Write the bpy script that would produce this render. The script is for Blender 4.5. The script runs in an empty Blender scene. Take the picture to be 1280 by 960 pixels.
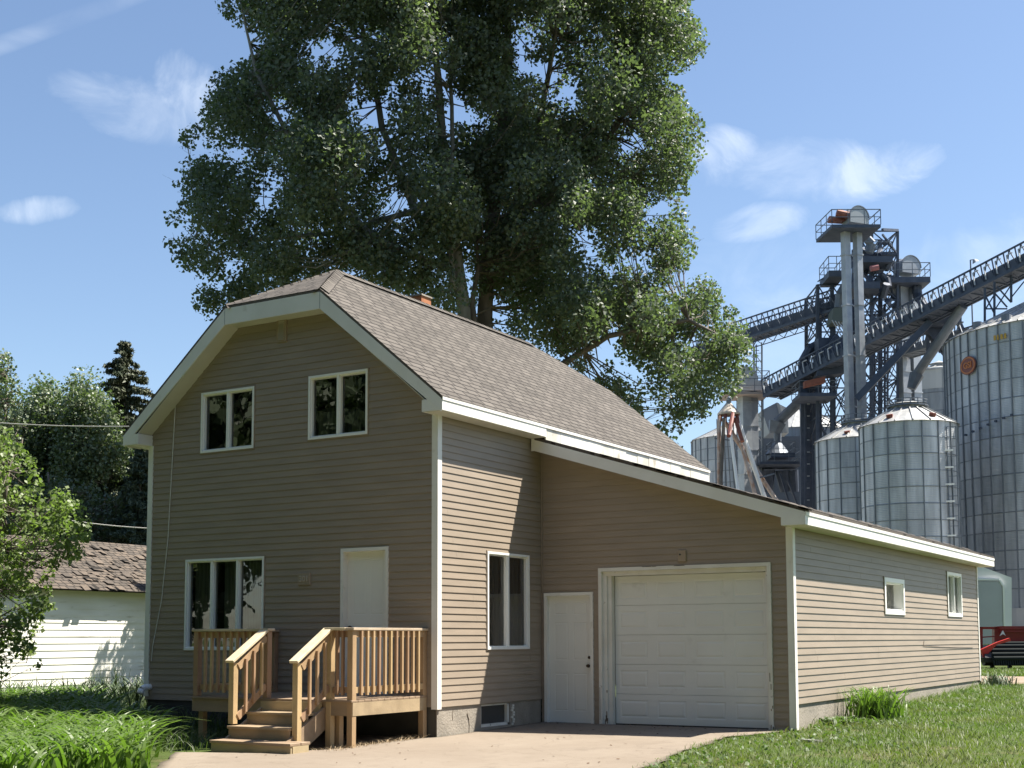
import bpy, math, random
import numpy as np
from mathutils import Vector
random.seed(7)
S = bpy.context.scene
COL = S.collection

# ------------------------------------------------------------ camera
CAM = np.array([10.5368, -15.1907, 0.9449])
YAW, PITCH, ROLL, FPX, PX, PY = -0.5357, 0.0870, -0.0040, 1627.185, 21.464, 177.527
import json
FW = np.array([math.sin(YAW)*math.cos(PITCH), math.cos(YAW)*math.cos(PITCH), math.sin(PITCH)])
RT = np.array([math.cos(YAW), -math.sin(YAW), 0.0])
UP = np.cross(RT, FW)
RT2 = RT*math.cos(ROLL)+UP*math.sin(ROLL)
UP2 = -RT*math.sin(ROLL)+UP*math.cos(ROLL)
FWH = np.array([FW[0], FW[1], 0.0]); FWH /= np.linalg.norm(FWH)
cam = bpy.data.objects.new('camera', bpy.data.cameras.new('camera'))
COL.objects.link(cam); S.camera = cam
from mathutils import Matrix
M4 = Matrix.Identity(4)
for i in range(3):
    M4[i][0] = RT2[i]; M4[i][1] = UP2[i]; M4[i][2] = -FW[i]; M4[i][3] = CAM[i]
cam.matrix_world = M4
cam.data.sensor_width = 36.0
cam.data.lens = FPX/1280*36
cam.data.shift_x = -PX/1280
cam.data.shift_y = PY/1280
cam.data.clip_end = 3000

def ray(px, py):
    return FW+RT2*(px-640-PX)/FPX-UP2*(py-480-PY)/FPX
def at(px, py, D):
    "surveyed point: image position of the photo taken to a real distance D"
    return CAM+ray(px, py)*D

# ------------------------------------------------------------ world, sun, exposure
SUN_AZ, SUN_EL = 47.0, 59.5        # azimuth from +y towards +x
w = bpy.data.worlds.new('World'); S.world = w; w.use_nodes = True
nt = w.node_tree; N = nt.nodes; L = nt.links; N.clear()
wo = N.new('ShaderNodeOutputWorld'); bg = N.new('ShaderNodeBackground')
sky = N.new('ShaderNodeTexSky'); sky.sky_type = 'NISHITA'; sky.sun_disc = False
sky.sun_elevation = math.radians(SUN_EL); sky.sun_rotation = math.radians(SUN_AZ)
sky.air_density = 1.0; sky.dust_density = 0.7; sky.ozone_density = 2.2
bg.inputs[1].default_value = 0.066
tc = N.new('ShaderNodeTexCoord')
def wmath(op, a, b=None, clamp=False):
    m = N.new('ShaderNodeMath'); m.operation = op; m.use_clamp = clamp
    for i, v in enumerate((a, b)):
        if v is None: continue
        if isinstance(v, (int, float)): m.inputs[i].default_value = v
        else: L.new(v, m.inputs[i])
    return m.outputs[0]
def wdot(vec):
    d = N.new('ShaderNodeVectorMath'); d.operation = 'DOT_PRODUCT'
    L.new(tc.outputs['Generated'], d.inputs[0]); d.inputs[1].default_value = tuple(vec)
    return d.outputs['Value']
mp = N.new('ShaderNodeMapping'); mp.inputs['Scale'].default_value = (1, 1, 1.6); mp.inputs['Rotation'].default_value = (.3, .2, .5)
L.new(tc.outputs['Generated'], mp.inputs[0])
nz = N.new('ShaderNodeTexNoise'); nz.inputs['Scale'].default_value = 14; nz.inputs['Detail'].default_value = 10
nz.inputs['Roughness'].default_value = 0.6; nz.inputs['Distortion'].default_value = 0.9
L.new(mp.outputs[0], nz.inputs['Vector'])
nz2 = N.new('ShaderNodeTexNoise'); nz2.inputs['Scale'].default_value = 30; nz2.inputs['Detail'].default_value = 6
L.new(mp.outputs[0], nz2.inputs['Vector'])
total = None
# clouds: picture centre (px), half sizes (px), tilt, strength
for cx, cy, a, b, tilt, k in [(236, 118, 34, 40, 8, .40), (195, 142, 90, 30, -8, .24), (48, 262, 38, 13, 12, .36),
                              (900, 190, 44, 26, -5, .50), (1000, 210, 120, 28, -4, .26), (1090, 214, 66, 28, 12, .50),
                              (950, 278, 48, 18, 6, .34), (62, 34, 240, 9, 25, -.16), (1235, 330, 90, 40, 0, .28),
                              (1240, 305, 40, 14, 0, .3), (1100, 420, 260, 110, 0, .16)]:
    d0 = ray(cx, cy); ln = np.linalg.norm(d0); d0 = d0/ln
    t = math.radians(tilt)
    r = RT2*math.cos(t)+UP2*math.sin(t); u = -RT2*math.sin(t)+UP2*math.cos(t)
    r = r-d0*(r@d0); u = u-d0*(u@d0)
    dd = wdot(d0)
    uu = wmath('DIVIDE', wmath('DIVIDE', wdot(r), dd), a/FPX/ln*1.25)
    vv = wmath('DIVIDE', wmath('DIVIDE', wdot(u), dd), b/FPX/ln*1.25)
    rad = wmath('ADD', wmath('MULTIPLY', uu, uu), wmath('MULTIPLY', vv, vv))
    amp = 0.35 if k < 0 else 2.6; nocl = k < 0; k = abs(k)
    m = wmath('SUBTRACT', 1.0, wmath('ADD', rad, wmath('MULTIPLY', wmath('SUBTRACT', .5, nz.outputs[0]), amp)), clamp=True)
    m = wmath('MULTIPLY', m, wmath('SUBTRACT', 2.2, rad, clamp=True))
    m = wmath('MULTIPLY', m, wmath('GREATER_THAN', dd, 0.1))
    m = wmath('MULTIPLY', m, k*.8)
    total = m if total is None else wmath('MAXIMUM', total, m)
nn = wmath('MULTIPLY', wmath('SUBTRACT', wmath('ADD', wmath('MULTIPLY', nz.outputs[0], .75), wmath('MULTIPLY', nz2.outputs[0], .25)), 0.30), 3.0, clamp=True)
fac = wmath('MULTIPLY', total, nn, clamp=True)
mx = N.new('ShaderNodeMix'); mx.data_type = 'RGBA'
L.new(fac, mx.inputs[0]); L.new(sky.outputs[0], mx.inputs[6]); mx.inputs[7].default_value = (7.6, 8.0, 8.4, 1)
L.new(mx.outputs[2], bg.inputs[0]); L.new(bg.outputs[0], wo.inputs[0])

sl = bpy.data.lights.new('sun', 'SUN'); sl.energy = 5.0; sl.angle = math.radians(.55); sl.color = (1.0, .94, .84)
so = bpy.data.objects.new('sun', sl); COL.objects.link(so)
az, el = math.radians(SUN_AZ), math.radians(SUN_EL)
sd = Vector((math.sin(az)*math.cos(el), math.cos(az)*math.cos(el), math.sin(el)))
so.rotation_euler = (-sd).to_track_quat('-Z', 'Y').to_euler(); so.location = (0, 0, 50)
S.view_settings.view_transform = 'Standard'; S.view_settings.look = 'None'
S.view_settings.exposure = 1.45; S.view_settings.gamma = 1
S.render.engine = 'CYCLES'

# ------------------------------------------------------------ materials
def mat(name, col, rough=.6, col2=None, scale=4.0, contrast=(.35, .65), metal=0.0, spec=.5, bump=0.0, bscale=40.0,
        stretch=(1, 1, 1), transl=0.0, col3=None, scale3=.7, dirt=None):
    m = bpy.data.materials.new(name); m.use_nodes = True
    t = m.node_tree; n = t.nodes; l = t.links
    p = n['Principled BSDF']
    p.inputs['Base Color'].default_value = (*col, 1); p.inputs['Roughness'].default_value = rough
    p.inputs['Metallic'].default_value = metal; p.inputs['Specular IOR Level'].default_value = spec
    c = n.new('ShaderNodeTexCoord'); mpn = n.new('ShaderNodeMapping'); l.new(c.outputs['Object'], mpn.inputs[0])
    mpn.inputs['Scale'].default_value = stretch
    out = None
    def layer(prev, cc, sc, con, amt=1.0):
        z = n.new('ShaderNodeTexNoise'); z.inputs['Scale'].default_value = sc; z.inputs['Detail'].default_value = 6
        l.new(mpn.outputs[0], z.inputs['Vector'])
        r = n.new('ShaderNodeMapRange'); r.inputs[1].default_value = con[0]; r.inputs[2].default_value = con[1]; r.inputs[4].default_value = amt
        l.new(z.outputs[0], r.inputs[0])
        x = n.new('ShaderNodeMix'); x.data_type = 'RGBA'; l.new(r.outputs[0], x.inputs[0])
        if prev is None: x.inputs[6].default_value = (*col, 1)
        else: l.new(prev, x.inputs[6])
        x.inputs[7].default_value = (*cc, 1)
        return x.outputs[2]
    if col2 is not None: out = layer(None, col2, scale, contrast)
    if col3 is not None: out = layer(out, col3, scale3, (.45, .7), .8)
    if dirt is not None: out = layer(out, dirt[0], dirt[1], (dirt[2], dirt[2]+.12), dirt[3])
    if out is not None: l.new(out, p.inputs['Base Color'])
    if bump:
        z = n.new('ShaderNodeTexNoise'); z.inputs['Scale'].default_value = bscale; z.inputs['Detail'].default_value = 5
        l.new(mpn.outputs[0], z.inputs['Vector'])
        b = n.new('ShaderNodeBump'); b.inputs['Strength'].default_value = bump; b.inputs['Distance'].default_value = .02
        l.new(z.outputs[0], b.inputs['Height']); l.new(b.outputs[0], p.inputs['Normal'])
    if transl:
        tr = n.new('ShaderNodeBsdfTranslucent'); ms = n.new('ShaderNodeMixShader'); ms.inputs[0].default_value = transl
        if out is not None:
            g = n.new('ShaderNodeMix'); g.data_type = 'RGBA'; g.blend_type = 'MULTIPLY'; g.inputs[0].default_value = 1
            l.new(out, g.inputs[6]); g.inputs[7].default_value = (1.5, 1.9, .7, 1); l.new(g.outputs[2], tr.inputs[0])
        else: tr.inputs[0].default_value = (*[min(1, a*b) for a, b in zip(col, (1.5, 1.9, .7))], 1)
        l.new(p.outputs[0], ms.inputs[1]); l.new(tr.outputs[0], ms.inputs[2])
        l.new(ms.outputs[0], n['Material Output'].inputs[0])
    return m

SIDING = mat('vinyl_siding', (.300, .243, .186), .55, (.262, .213, .163), 1.3, stretch=(1, 1, 6), bump=.05, bscale=60)
SIDING_SHED = mat('shed_siding', (.80, .78, .72), .6, (.70, .68, .60), 1.1, stretch=(1, 1, 5), dirt=((.42, .38, .28), 2.2, .62, .6))
TRIM = mat('white_trim', (.74, .73, .69), .5, (.68, .67, .62), 2.0, dirt=((.50, .47, .40), 5, .64, .5))
SOFFIT = mat('soffit_white', (.62, .60, .53), .6, (.56, .54, .48), 2.0)
FLASH = mat('dirty_flashing', (.72, .71, .66), .5, (.52, .50, .43), 3.0, stretch=(1, 1, .6), dirt=((.33, .29, .22), 4, .60, .8), bump=.25, bscale=5)
DOORW = mat('door_paint', (.74, .74, .70), .42, (.70, .70, .66), 1.6, dirt=((.45, .43, .38), 6, .68, .4))
GDOOR = mat('garage_door_paint', (.71, .72, .69), .45, (.66, .67, .64), 1.2, dirt=((.42, .41, .37), 3, .66, .45))
FRAMEW = mat('window_vinyl', (.80, .80, .77), .4)
WEATHERED = mat('weathered_paint', (.70, .69, .64), .6, (.62, .60, .54), 3, dirt=((.16, .13, .10), 14, .66, .8))
CONC = mat('foundation_concrete', (.30, .265, .22), .85, (.23, .205, .17), 3.5, bump=.5, bscale=30, dirt=((.24, .21, .17), 2.2, .58, .7))
WOOD = mat('treated_lumber', (.44, .30, .165), .6, (.34, .225, .12), 5.0, stretch=(1, 1, .3), bump=.12, bscale=60, dirt=((.30, .20, .11), 9, .62, .6))
WOODH = mat('treated_lumber_boards', (.38, .285, .175), .65, (.29, .215, .13), 5.0, stretch=(.3, 1, 1), bump=.12, bscale=60, dirt=((.28, .21, .14), 8, .6, .6))
CAPW = mat('pale_lumber', (.56, .46, .33), .65, (.46, .37, .25), 6.0, bump=.12, bscale=60, dirt=((.32, .24, .15), 9, .62, .5))  # paler lumber tone for the rail caps
for wm in (WOOD, WOODH, CAPW):
    t_ = wm.node_tree; pb = t_.nodes['Principled BSDF']; lk = pb.inputs['Base Color'].links[0].from_socket
    oi = t_.nodes.new('ShaderNodeObjectInfo'); mr = t_.nodes.new('ShaderNodeMapRange'); mr.inputs[3].default_value = .72; mr.inputs[4].default_value = 1.12
    t_.links.new(oi.outputs['Random'], mr.inputs[0]); hs = t_.nodes.new('ShaderNodeHueSaturation')
    mh = t_.nodes.new('ShaderNodeMapRange'); mh.inputs[3].default_value = .485; mh.inputs[4].default_value = .512; t_.links.new(oi.outputs['Random'], mh.inputs[0])
    t_.links.new(mh.outputs[0], hs.inputs['Hue']); t_.links.new(mr.outputs[0], hs.inputs['Value']); t_.links.new(lk, hs.inputs['Color']); t_.links.new(hs.outputs[0], pb.inputs['Base Color'])
DARKM = mat('dark_bronze', (.06, .045, .035), .4, metal=.7)
INTERIOR = mat('dark_interior', (.03, .03, .032), .9)
CURTAIN = mat('curtain_cloth', (.13, .13, .13), .9, (.06, .06, .06), 8, stretch=(6, 6, .2))
CURTM = mat('curtain_grey', (.34, .34, .32), .9, (.16, .16, .15), 8, stretch=(6, 6, .2))
CURTW = mat('curtain_white', (.62, .62, .60), .9, (.5, .5, .48), 8, stretch=(6, 6, .2))
BRICKM = mat('chimney_brick', (.42, .17, .07), .85, (.33, .12, .05), 6)
PLATE = mat('plate_tan', (.30, .235, .17), .6)
CREAM = mat('number_paint', (.40, .35, .28), .6)
SOIL = mat('soil_dirt', (.10, .075, .05), .95, (.16, .125, .085), 6, bump=.5, bscale=25)
CABLE = mat('cable_white', (.62, .60, .55), .6)
BLACK = mat('black_rubber', (.02, .02, .022), .5)

def glass_mat():
    m = bpy.data.materials.new('window_glass'); m.use_nodes = True
    t = m.node_tree; n = t.nodes; l = t.links
    n.remove(n['Principled BSDF'])
    tr = n.new('ShaderNodeBsdfTransparent'); tr.inputs[0].default_value = (.55, .60, .58, 1)
    gl = n.new('ShaderNodeBsdfGlossy'); gl.inputs['Roughness'].default_value = .015; gl.inputs[0].default_value = (1, 1, 1, 1)
    fr = n.new('ShaderNodeFresnel'); fr.inputs[0].default_value = 1.5
    ad = n.new('ShaderNodeMath'); ad.operation = 'ADD'; ad.inputs[1].default_value = .07; ad.use_clamp = True
    z = n.new('ShaderNodeTexNoise'); z.inputs['Scale'].default_value = 2.5
    b = n.new('ShaderNodeBump'); b.inputs['Strength'].default_value = .12; b.inputs['Distance'].default_value = .03
    c = n.new('ShaderNodeTexCoord'); l.new(c.outputs['Object'], z.inputs['Vector']); l.new(z.outputs[0], b.inputs['Height']); l.new(b.outputs[0], gl.inputs['Normal'])
    ms = n.new('ShaderNodeMixShader')
    l.new(fr.outputs[0], ad.inputs[0]); l.new(ad.outputs[0], ms.inputs[0]); l.new(tr.outputs[0], ms.inputs[1]); l.new(gl.outputs[0], ms.inputs[2])
    l.new(ms.outputs[0], n['Material Output'].inputs[0])
    return m
GLASS = glass_mat()

def shingle_mat(name, c1, c2, mortar, row=.143, wid=.32):
    m = bpy.data.materials.new(name); m.use_nodes = True
    t = m.node_tree; n = t.nodes; l = t.links; p = n['Principled BSDF']; p.inputs['Roughness'].default_value = .9
    p.inputs['Specular IOR Level'].default_value = .25
    uv = n.new('ShaderNodeUVMap')
    br = n.new('ShaderNodeTexBrick'); br.inputs['Scale'].default_value = 1; br.inputs['Brick Width'].default_value = wid
    br.inputs['Row Height'].default_value = row; br.inputs['Mortar Size'].default_value = .016; br.inputs['Mortar Smooth'].default_value = .1
    br.inputs['Color1'].default_value = (*c1, 1); br.inputs['Color2'].default_value = (*c2, 1); br.inputs['Mortar'].default_value = (*mortar, 1)
    br.offset = .37; br.offset_frequency = 3
    # wobble so that the rows are not ruler straight
    wz = n.new('ShaderNodeTexNoise'); wz.inputs['Scale'].default_value = 3; l.new(uv.outputs[0], wz.inputs['Vector'])
    va = n.new('ShaderNodeVectorMath'); va.operation = 'MULTIPLY_ADD'; va.inputs[1].default_value = (.05, .02, 0)
    l.new(wz.outputs['Color'], va.inputs[0]); l.new(uv.outputs[0], va.inputs[2]); l.new(va.outputs[0], br.inputs['Vector'])
    z = n.new('ShaderNodeTexNoise'); z.inputs['Scale'].default_value = 1.2; z.inputs['Detail'].default_value = 8; l.new(uv.outputs[0], z.inputs['Vector'])
    r = n.new('ShaderNodeMapRange'); r.inputs[1].default_value = .3; r.inputs[2].default_value = .7; r.inputs[3].default_value = .88; r.inputs[4].default_value = 1.10
    l.new(z.outputs[0], r.inputs[0])
    x = n.new('ShaderNodeMix'); x.data_type = 'RGBA'; x.blend_type = 'MULTIPLY'; x.inputs[0].default_value = 1
    l.new(br.outputs[0], x.inputs[6]); l.new(r.outputs[0], x.inputs[7])
    z2 = n.new('ShaderNodeTexNoise'); z2.inputs['Scale'].default_value = 160; l.new(uv.outputs[0], z2.inputs['Vector'])
    r2 = n.new('ShaderNodeMapRange'); r2.inputs[1].default_value = .3; r2.inputs[2].default_value = .7; r2.inputs[3].default_value = .7; r2.inputs[4].default_value = 1.3
    l.new(z2.outputs[0], r2.inputs[0])
    x2 = n.new('ShaderNodeMix'); x2.data_type = 'RGBA'; x2.blend_type = 'MULTIPLY'; x2.inputs[0].default_value = 1
    l.new(x.outputs[2], x2.inputs[6]); l.new(r2.outputs[0], x2.inputs[7]); l.new(x2.outputs[2], p.inputs['Base Color'])
    b = n.new('ShaderNodeBump'); b.inputs['Strength'].default_value = .8; b.inputs['Distance'].default_value = .012; b.invert = True
    l.new(br.outputs['Fac'], b.inputs['Height']); l.new(b.outputs[0], p.inputs['Normal'])
    return m
SHINGLE = shingle_mat('asphalt_shingle', (.118, .105, .092), (.080, .071, .062), (.022, .019, .017))
SHINGLE_G = shingle_mat('garage_shingle', (.10, .086, .074), (.065, .056, .048), (.03, .025, .021))
SHAKE = shingle_mat('old_shed_shingle', (.125, .10, .078), (.075, .064, .054), (.02, .017, .014), .16, .22)

# galvanised sheet: tone varies from sheet to sheet; uv = (sheet number, ring number)
def galv_mat(name, c1, c2, rough=.5, metal=.55, corr=0.0):
    m = bpy.data.materials.new(name); m.use_nodes = True
    t = m.node_tree; n = t.nodes; l = t.links; p = n['Principled BSDF']
    p.inputs['Roughness'].default_value = rough; p.inputs['Metallic'].default_value = metal
    uv = n.new('ShaderNodeUVMap'); fl = n.new('ShaderNodeVectorMath'); fl.operation = 'FLOOR'; l.new(uv.outputs[0], fl.inputs[0])
    wn = n.new('ShaderNodeTexWhiteNoise'); wn.noise_dimensions = '2D'; l.new(fl.outputs[0], wn.inputs['Vector'])
    x = n.new('ShaderNodeMix'); x.data_type = 'RGBA'; l.new(wn.outputs['Value'], x.inputs[0])
    x.inputs[6].default_value = (*c1, 1); x.inputs[7].default_value = (*c2, 1)
    c = n.new('ShaderNodeTexCoord'); mpn = n.new('ShaderNodeMapping'); mpn.inputs['Scale'].default_value = (1, 1, .15)
    l.new(c.outputs['Object'], mpn.inputs[0])
    z = n.new('ShaderNodeTexNoise'); z.inputs['Scale'].default_value = 2.5; z.inputs['Detail'].default_value = 7; l.new(mpn.outputs[0], z.inputs['Vector'])
    r = n.new('ShaderNodeMapRange'); r.inputs[1].default_value = .3; r.inputs[2].default_value = .7; r.inputs[3].default_value = .72; r.inputs[4].default_value = 1.18
    l.new(z.outputs[0], r.inputs[0])
    x2 = n.new('ShaderNodeMix'); x2.data_type = 'RGBA'; x2.blend_type = 'MULTIPLY'; x2.inputs[0].default_value = 1
    l.new(x.outputs[2], x2.inputs[6]); l.new(r.outputs[0], x2.inputs[7]); l.new(x2.outputs[2], p.inputs['Base Color'])
    if corr:
        sp = n.new('ShaderNodeSeparateXYZ'); l.new(c.outputs['Object'], sp.inputs[0])
        ml = n.new('ShaderNodeMath'); ml.operation = 'MULTIPLY'; ml.inputs[1].default_value = 2*math.pi/.1; l.new(sp.outputs[2], ml.inputs[0])
        sn = n.new('ShaderNodeMath'); sn.operation = 'SINE'; l.new(ml.outputs[0], sn.inputs[0])
        b = n.new('ShaderNodeBump'); b.inputs['Strength'].default_value = corr; b.inputs['Distance'].default_value = .02
        l.new(sn.outputs[0], b.inputs['Height']); l.new(b.outputs[0], p.inputs['Normal'])
    return m
GALV = galv_mat('galvanised_wall', (.36, .385, .41), (.48, .50, .52), .5, .35, .25)
GALVROOF = galv_mat('galvanised_roof', (.30, .31, .31), (.40, .40, .39), .5, .35)
GALVD = mat('galvanised_dark', (.17, .19, .215), .5, (.22, .24, .265), 3, metal=.4)
STEEL = mat('galvanised_steel', (.36, .38, .40), .5, (.28, .30, .33), 2, metal=.35)
STEELD = mat('dark_steel', (.045, .060, .092), .6, (.07, .085, .12), 2, metal=.2)
STEELM = mat('mid_steel', (.17, .19, .22), .55, (.12, .14, .17), 2, metal=.3)
RUST = mat('rust_orange', (.26, .09, .05), .7, (.18, .06, .04), 3)
SPOUTW = mat('spout_weathered', (.50, .42, .36), .6, (.36, .20, .13), 2.2)
CONCW = mat('concrete_pale', (.46, .46, .44), .85, (.38, .38, .36), 1.2, bump=.3, bscale=12)
WHITEP = mat('white_panel', (.72, .73, .74), .5, (.66, .67, .68), 1)
GREYP = mat('grey_panel', (.42, .43, .46), .6, (.38, .39, .42), 1)
RED = mat('harvester_red', (.28, .02, .02), .4, (.20, .02, .02), 2)
REDB = mat('harvester_red_bright', (.55, .04, .03), .4)
ORANGE = mat('sign_orange', (.42, .14, .03), .5)
SIGNR = mat('sign_maroon', (.16, .04, .025), .5)
YELLOW = mat('sign_yellow', (.42, .26, .03), .5)

LEAF_C = mat('cottonwood_leaf', (.092, .114, .080), .52, (.125, .150, .106), .8, spec=.33, transl=.32)
LEAF_B = mat('boxelder_leaf', (.185, .23, .095), .5, (.135, .18, .07), 1.2, spec=.4, transl=.35)
LEAF_G = mat('grey_green_leaf', (.105, .14, .078), .5, (.14, .175, .10), .7, spec=.55, transl=.2)
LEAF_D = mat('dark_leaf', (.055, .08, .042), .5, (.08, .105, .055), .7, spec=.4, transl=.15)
NEEDLE = mat('spruce_needle', (.055, .075, .045), .6, (.10, .11, .065), 1.0, spec=.3)
NEEDLE2 = mat('cedar_needle', (.05, .075, .05), .6, (.09, .12, .075), 1.4, spec=.3)
BARK = mat('bark', (.16, .135, .11), .9, (.09, .075, .06), 3, stretch=(1, 1, .3), bump=.6, bscale=14)
BARKP = mat('pale_bark', (.26, .25, .22), .8, (.16, .15, .13), 3, stretch=(1, 1, .3), bump=.4, bscale=14)
LILY = mat('daylily_leaf', (.125, .185, .045), .45, (.09, .145, .032), 2.5, spec=.5, transl=.35)
WEED = mat('weed_leaf', (.065, .11, .03), .55, (.09, .13, .045), 2.5, transl=.3)
GRASSB = mat('grass_blade', (.070, .112, .022), .55, (.105, .145, .038), 1.1, (.3, .7), transl=.32, col3=(.15, .15, .055), scale3=.8)
GRASSD = mat('grass_long', (.055, .085, .028), .6, (.085, .11, .045), 2.0, transl=.3)

# ------------------------------------------------------------ mesh builder
class MB:
    def __init__(s): s.v = []; s.f = []; s.uv = []
    def add(s, vs, fs, uvs=None):
        o = len(s.v); s.v += [tuple(map(float, a)) for a in vs]
        for i, f in enumerate(fs):
            s.f.append(tuple(o+k for k in f)); s.uv.append(uvs[i] if uvs else None)
        return s
    def quad(s, a, b, c, d, uv=None): return s.add([a, b, c, d], [(0, 1, 2, 3)], [uv] if uv else None)
    def box(s, x0, x1, y0, y1, z0, z1):
        v = [(x, y, z) for x in (x0, x1) for y in (y0, y1) for z in (z0, z1)]
        return s.add(v, [(0, 1, 3, 2), (4, 6, 7, 5), (0, 4, 5, 1), (2, 3, 7, 6), (0, 2, 6, 4), (1, 5, 7, 3)])
    def obox(s, O, A, B, Cc):
        "box from corner O with edge vectors"
        O, A, B, Cc = map(np.asarray, (O, A, B, Cc))
        v = [O+A*i+B*j+Cc*k for i in (0, 1) for j in (0, 1) for k in (0, 1)]
        return s.add(v, [(0, 1, 3, 2), (4, 6, 7, 5), (0, 4, 5, 1), (2, 3, 7, 6), (0, 2, 6, 4), (1, 5, 7, 3)])
    def tube(s, p, q, r, r2=None, n=6, cap=True):
        p = np.asarray(p, float); q = np.asarray(q, float); r2 = r if r2 is None else r2
        d = q-p; ln = np.linalg.norm(d)
        if ln < 1e-6: return s
        d /= ln; a = np.cross(d, (0, 0, 1) if abs(d[2]) < .9 else (1, 0, 0)); a /= np.linalg.norm(a); b = np.cross(d, a)
        v = []; 
        for c, rr in ((p, r), (q, r2)):
            for i in range(n):
                t = 2*math.pi*(i+.5)/n; v.append(c+(a*math.cos(t)+b*math.sin(t))*rr)
        f = [(i, (i+1) % n, n+(i+1) % n, n+i) for i in range(n)]
        if cap: f += [tuple(range(n))[::-1], tuple(range(n, 2*n))]
        return s.add(v, f)
    def path(s, pts, rs, n=7):
        for i in range(len(pts)-1): s.tube(pts[i], pts[i+1], rs[i], rs[i+1], n, cap=(i == 0 or i == len(pts)-2))
        return s
    def bar(s, p, q, w, h=None, up=(0, 0, 1)):
        h = w if h is None else h
        p = np.asarray(p, float); q = np.asarray(q, float); d = q-p; ln = np.linalg.norm(d)
        if ln < 1e-6: return s
        d /= ln; up = np.asarray(up, float)
        if abs(d@up) > .98: up = np.array([RT[0], RT[1], 0])
        a = np.cross(d, up); a /= np.linalg.norm(a); b = np.cross(a, d)
        return s.obox(p-a*w/2-b*h/2, d*ln, a*w, b*h)
    def prism(s, pts, vec):
        n = len(pts); vec = np.asarray(vec, float); v = [np.asarray(p, float) for p in pts]; v += [p+vec for p in v]
        return s.add(v, [tuple(range(n))[::-1], tuple(range(n, 2*n))]+[(i, (i+1) % n, n+(i+1) % n, n+i) for i in range(n)])
    def lathe(s, c, prof, n=32, a0=0, a1=2*math.pi, uvn=0):
        "prof: list of (r, z)"
        full = abs(a1-a0-2*math.pi) < 1e-6; m = n if full else n+1; v = []
        for r, z in prof:
            for i in range(m):
                t = a0+(a1-a0)*i/n; v.append((c[0]+r*math.cos(t), c[1]+r*math.sin(t), c[2]+z))
        f = []; uv = []
        for j in range(len(prof)-1):
            for i in range(n):
                k = (i+1) % m
                f.append((j*m+i, j*m+k, (j+1)*m+k, (j+1)*m+i))
                u = i*uvn/n if uvn else i
                uv.append([(u+.3, j+.3), (u+.31, j+.3), (u+.31, j+.31), (u+.3, j+.31)])
        return s.add(v, f, uv)
    def build(s, name, m, parent=None, smooth=False, bevel=0):
        me = bpy.data.meshes.new(name); me.from_pydata(s.v, [], s.f)
        if any(u is not None for u in s.uv):
            lay = me.uv_layers.new(name='UVMap'); dat = []
            for f, u in zip(s.f, s.uv):
                dat += [c for q in (u if u else [(0, 0)]*len(f)) for c in q]
            lay.data.foreach_set('uv', dat)
        me.materials.append(m)
        me.validate()
        if smooth:
            for p in me.polygons: p.use_smooth = True
        o = bpy.data.objects.new(name, me); COL.objects.link(o)
        if parent is not None: o.parent = parent; o.matrix_parent_inverse = parent.matrix_world.inverted()
        if bevel:
            b = o.modifiers.new('bevel', 'BEVEL'); b.width = bevel; b.segments = 1; b.limit_method = 'ANGLE'
        return o
def thing(name, label, cat, loc=(0, 0, 0), group=None):
    o = bpy.data.objects.new(name, None); COL.objects.link(o); o.location = loc
    o['label'] = label; o['category'] = cat
    if group: o['group'] = group
    o.matrix_world = Matrix.Translation(loc)
    return o
def tag(o, label=None, cat=None, group=None, kind=None):
    if label: o['label'] = label
    if cat: o['category'] = cat
    if group: o['group'] = group
    if kind: o['kind'] = kind
    return o
def npmesh(name, V, F, m, parent=None):
    "V (n,3), F (k,4) or (k,3)"
    me = bpy.data.meshes.new(name); k = F.shape[1]
    me.vertices.add(len(V)); me.vertices.foreach_set('co', V.astype(np.float32).ravel())
    me.loops.add(F.size); me.loops.foreach_set('vertex_index', F.astype(np.int32).ravel())
    me.polygons.add(len(F)); me.polygons.foreach_set('loop_start', np.arange(0, F.size, k, dtype=np.int32))
    me.polygons.foreach_set('loop_total', np.full(len(F), k, dtype=np.int32))
    me.update(calc_edges=True); me.materials.append(m)
    o = bpy.data.objects.new(name, me); COL.objects.link(o)
    if parent is not None: o.parent = parent; o.matrix_parent_inverse = parent.matrix_world.inverted()
    return o
def text(name, s, size, m, parent, O, X, Y, depth=.01, align='CENTER'):
    cu = bpy.data.curves.new(name, 'FONT'); cu.body = s; cu.size = size; cu.extrude = depth/2; cu.align_x = align; cu.align_y = 'CENTER'
    cu.offset = size*.02
    t = bpy.data.objects.new(name+'_c', cu); COL.objects.link(t)
    dg = bpy.context.evaluated_depsgraph_get(); me = bpy.data.meshes.new_from_object(t.evaluated_get(dg))
    bpy.data.objects.remove(t); me.materials.clear(); me.materials.append(m)
    X = np.asarray(X, float); Y = np.asarray(Y, float); Zn = np.cross(X, Y)
    co = [np.asarray(O)+X*v.co[0]+Y*v.co[1]+Zn*v.co[2] for v in me.vertices]
    for v, c in zip(me.vertices, co): v.co = c
    o = bpy.data.objects.new(name, me); COL.objects.link(o); o.parent = parent
    if parent is not None: o.matrix_parent_inverse = parent.matrix_world.inverted()
    return o

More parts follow.
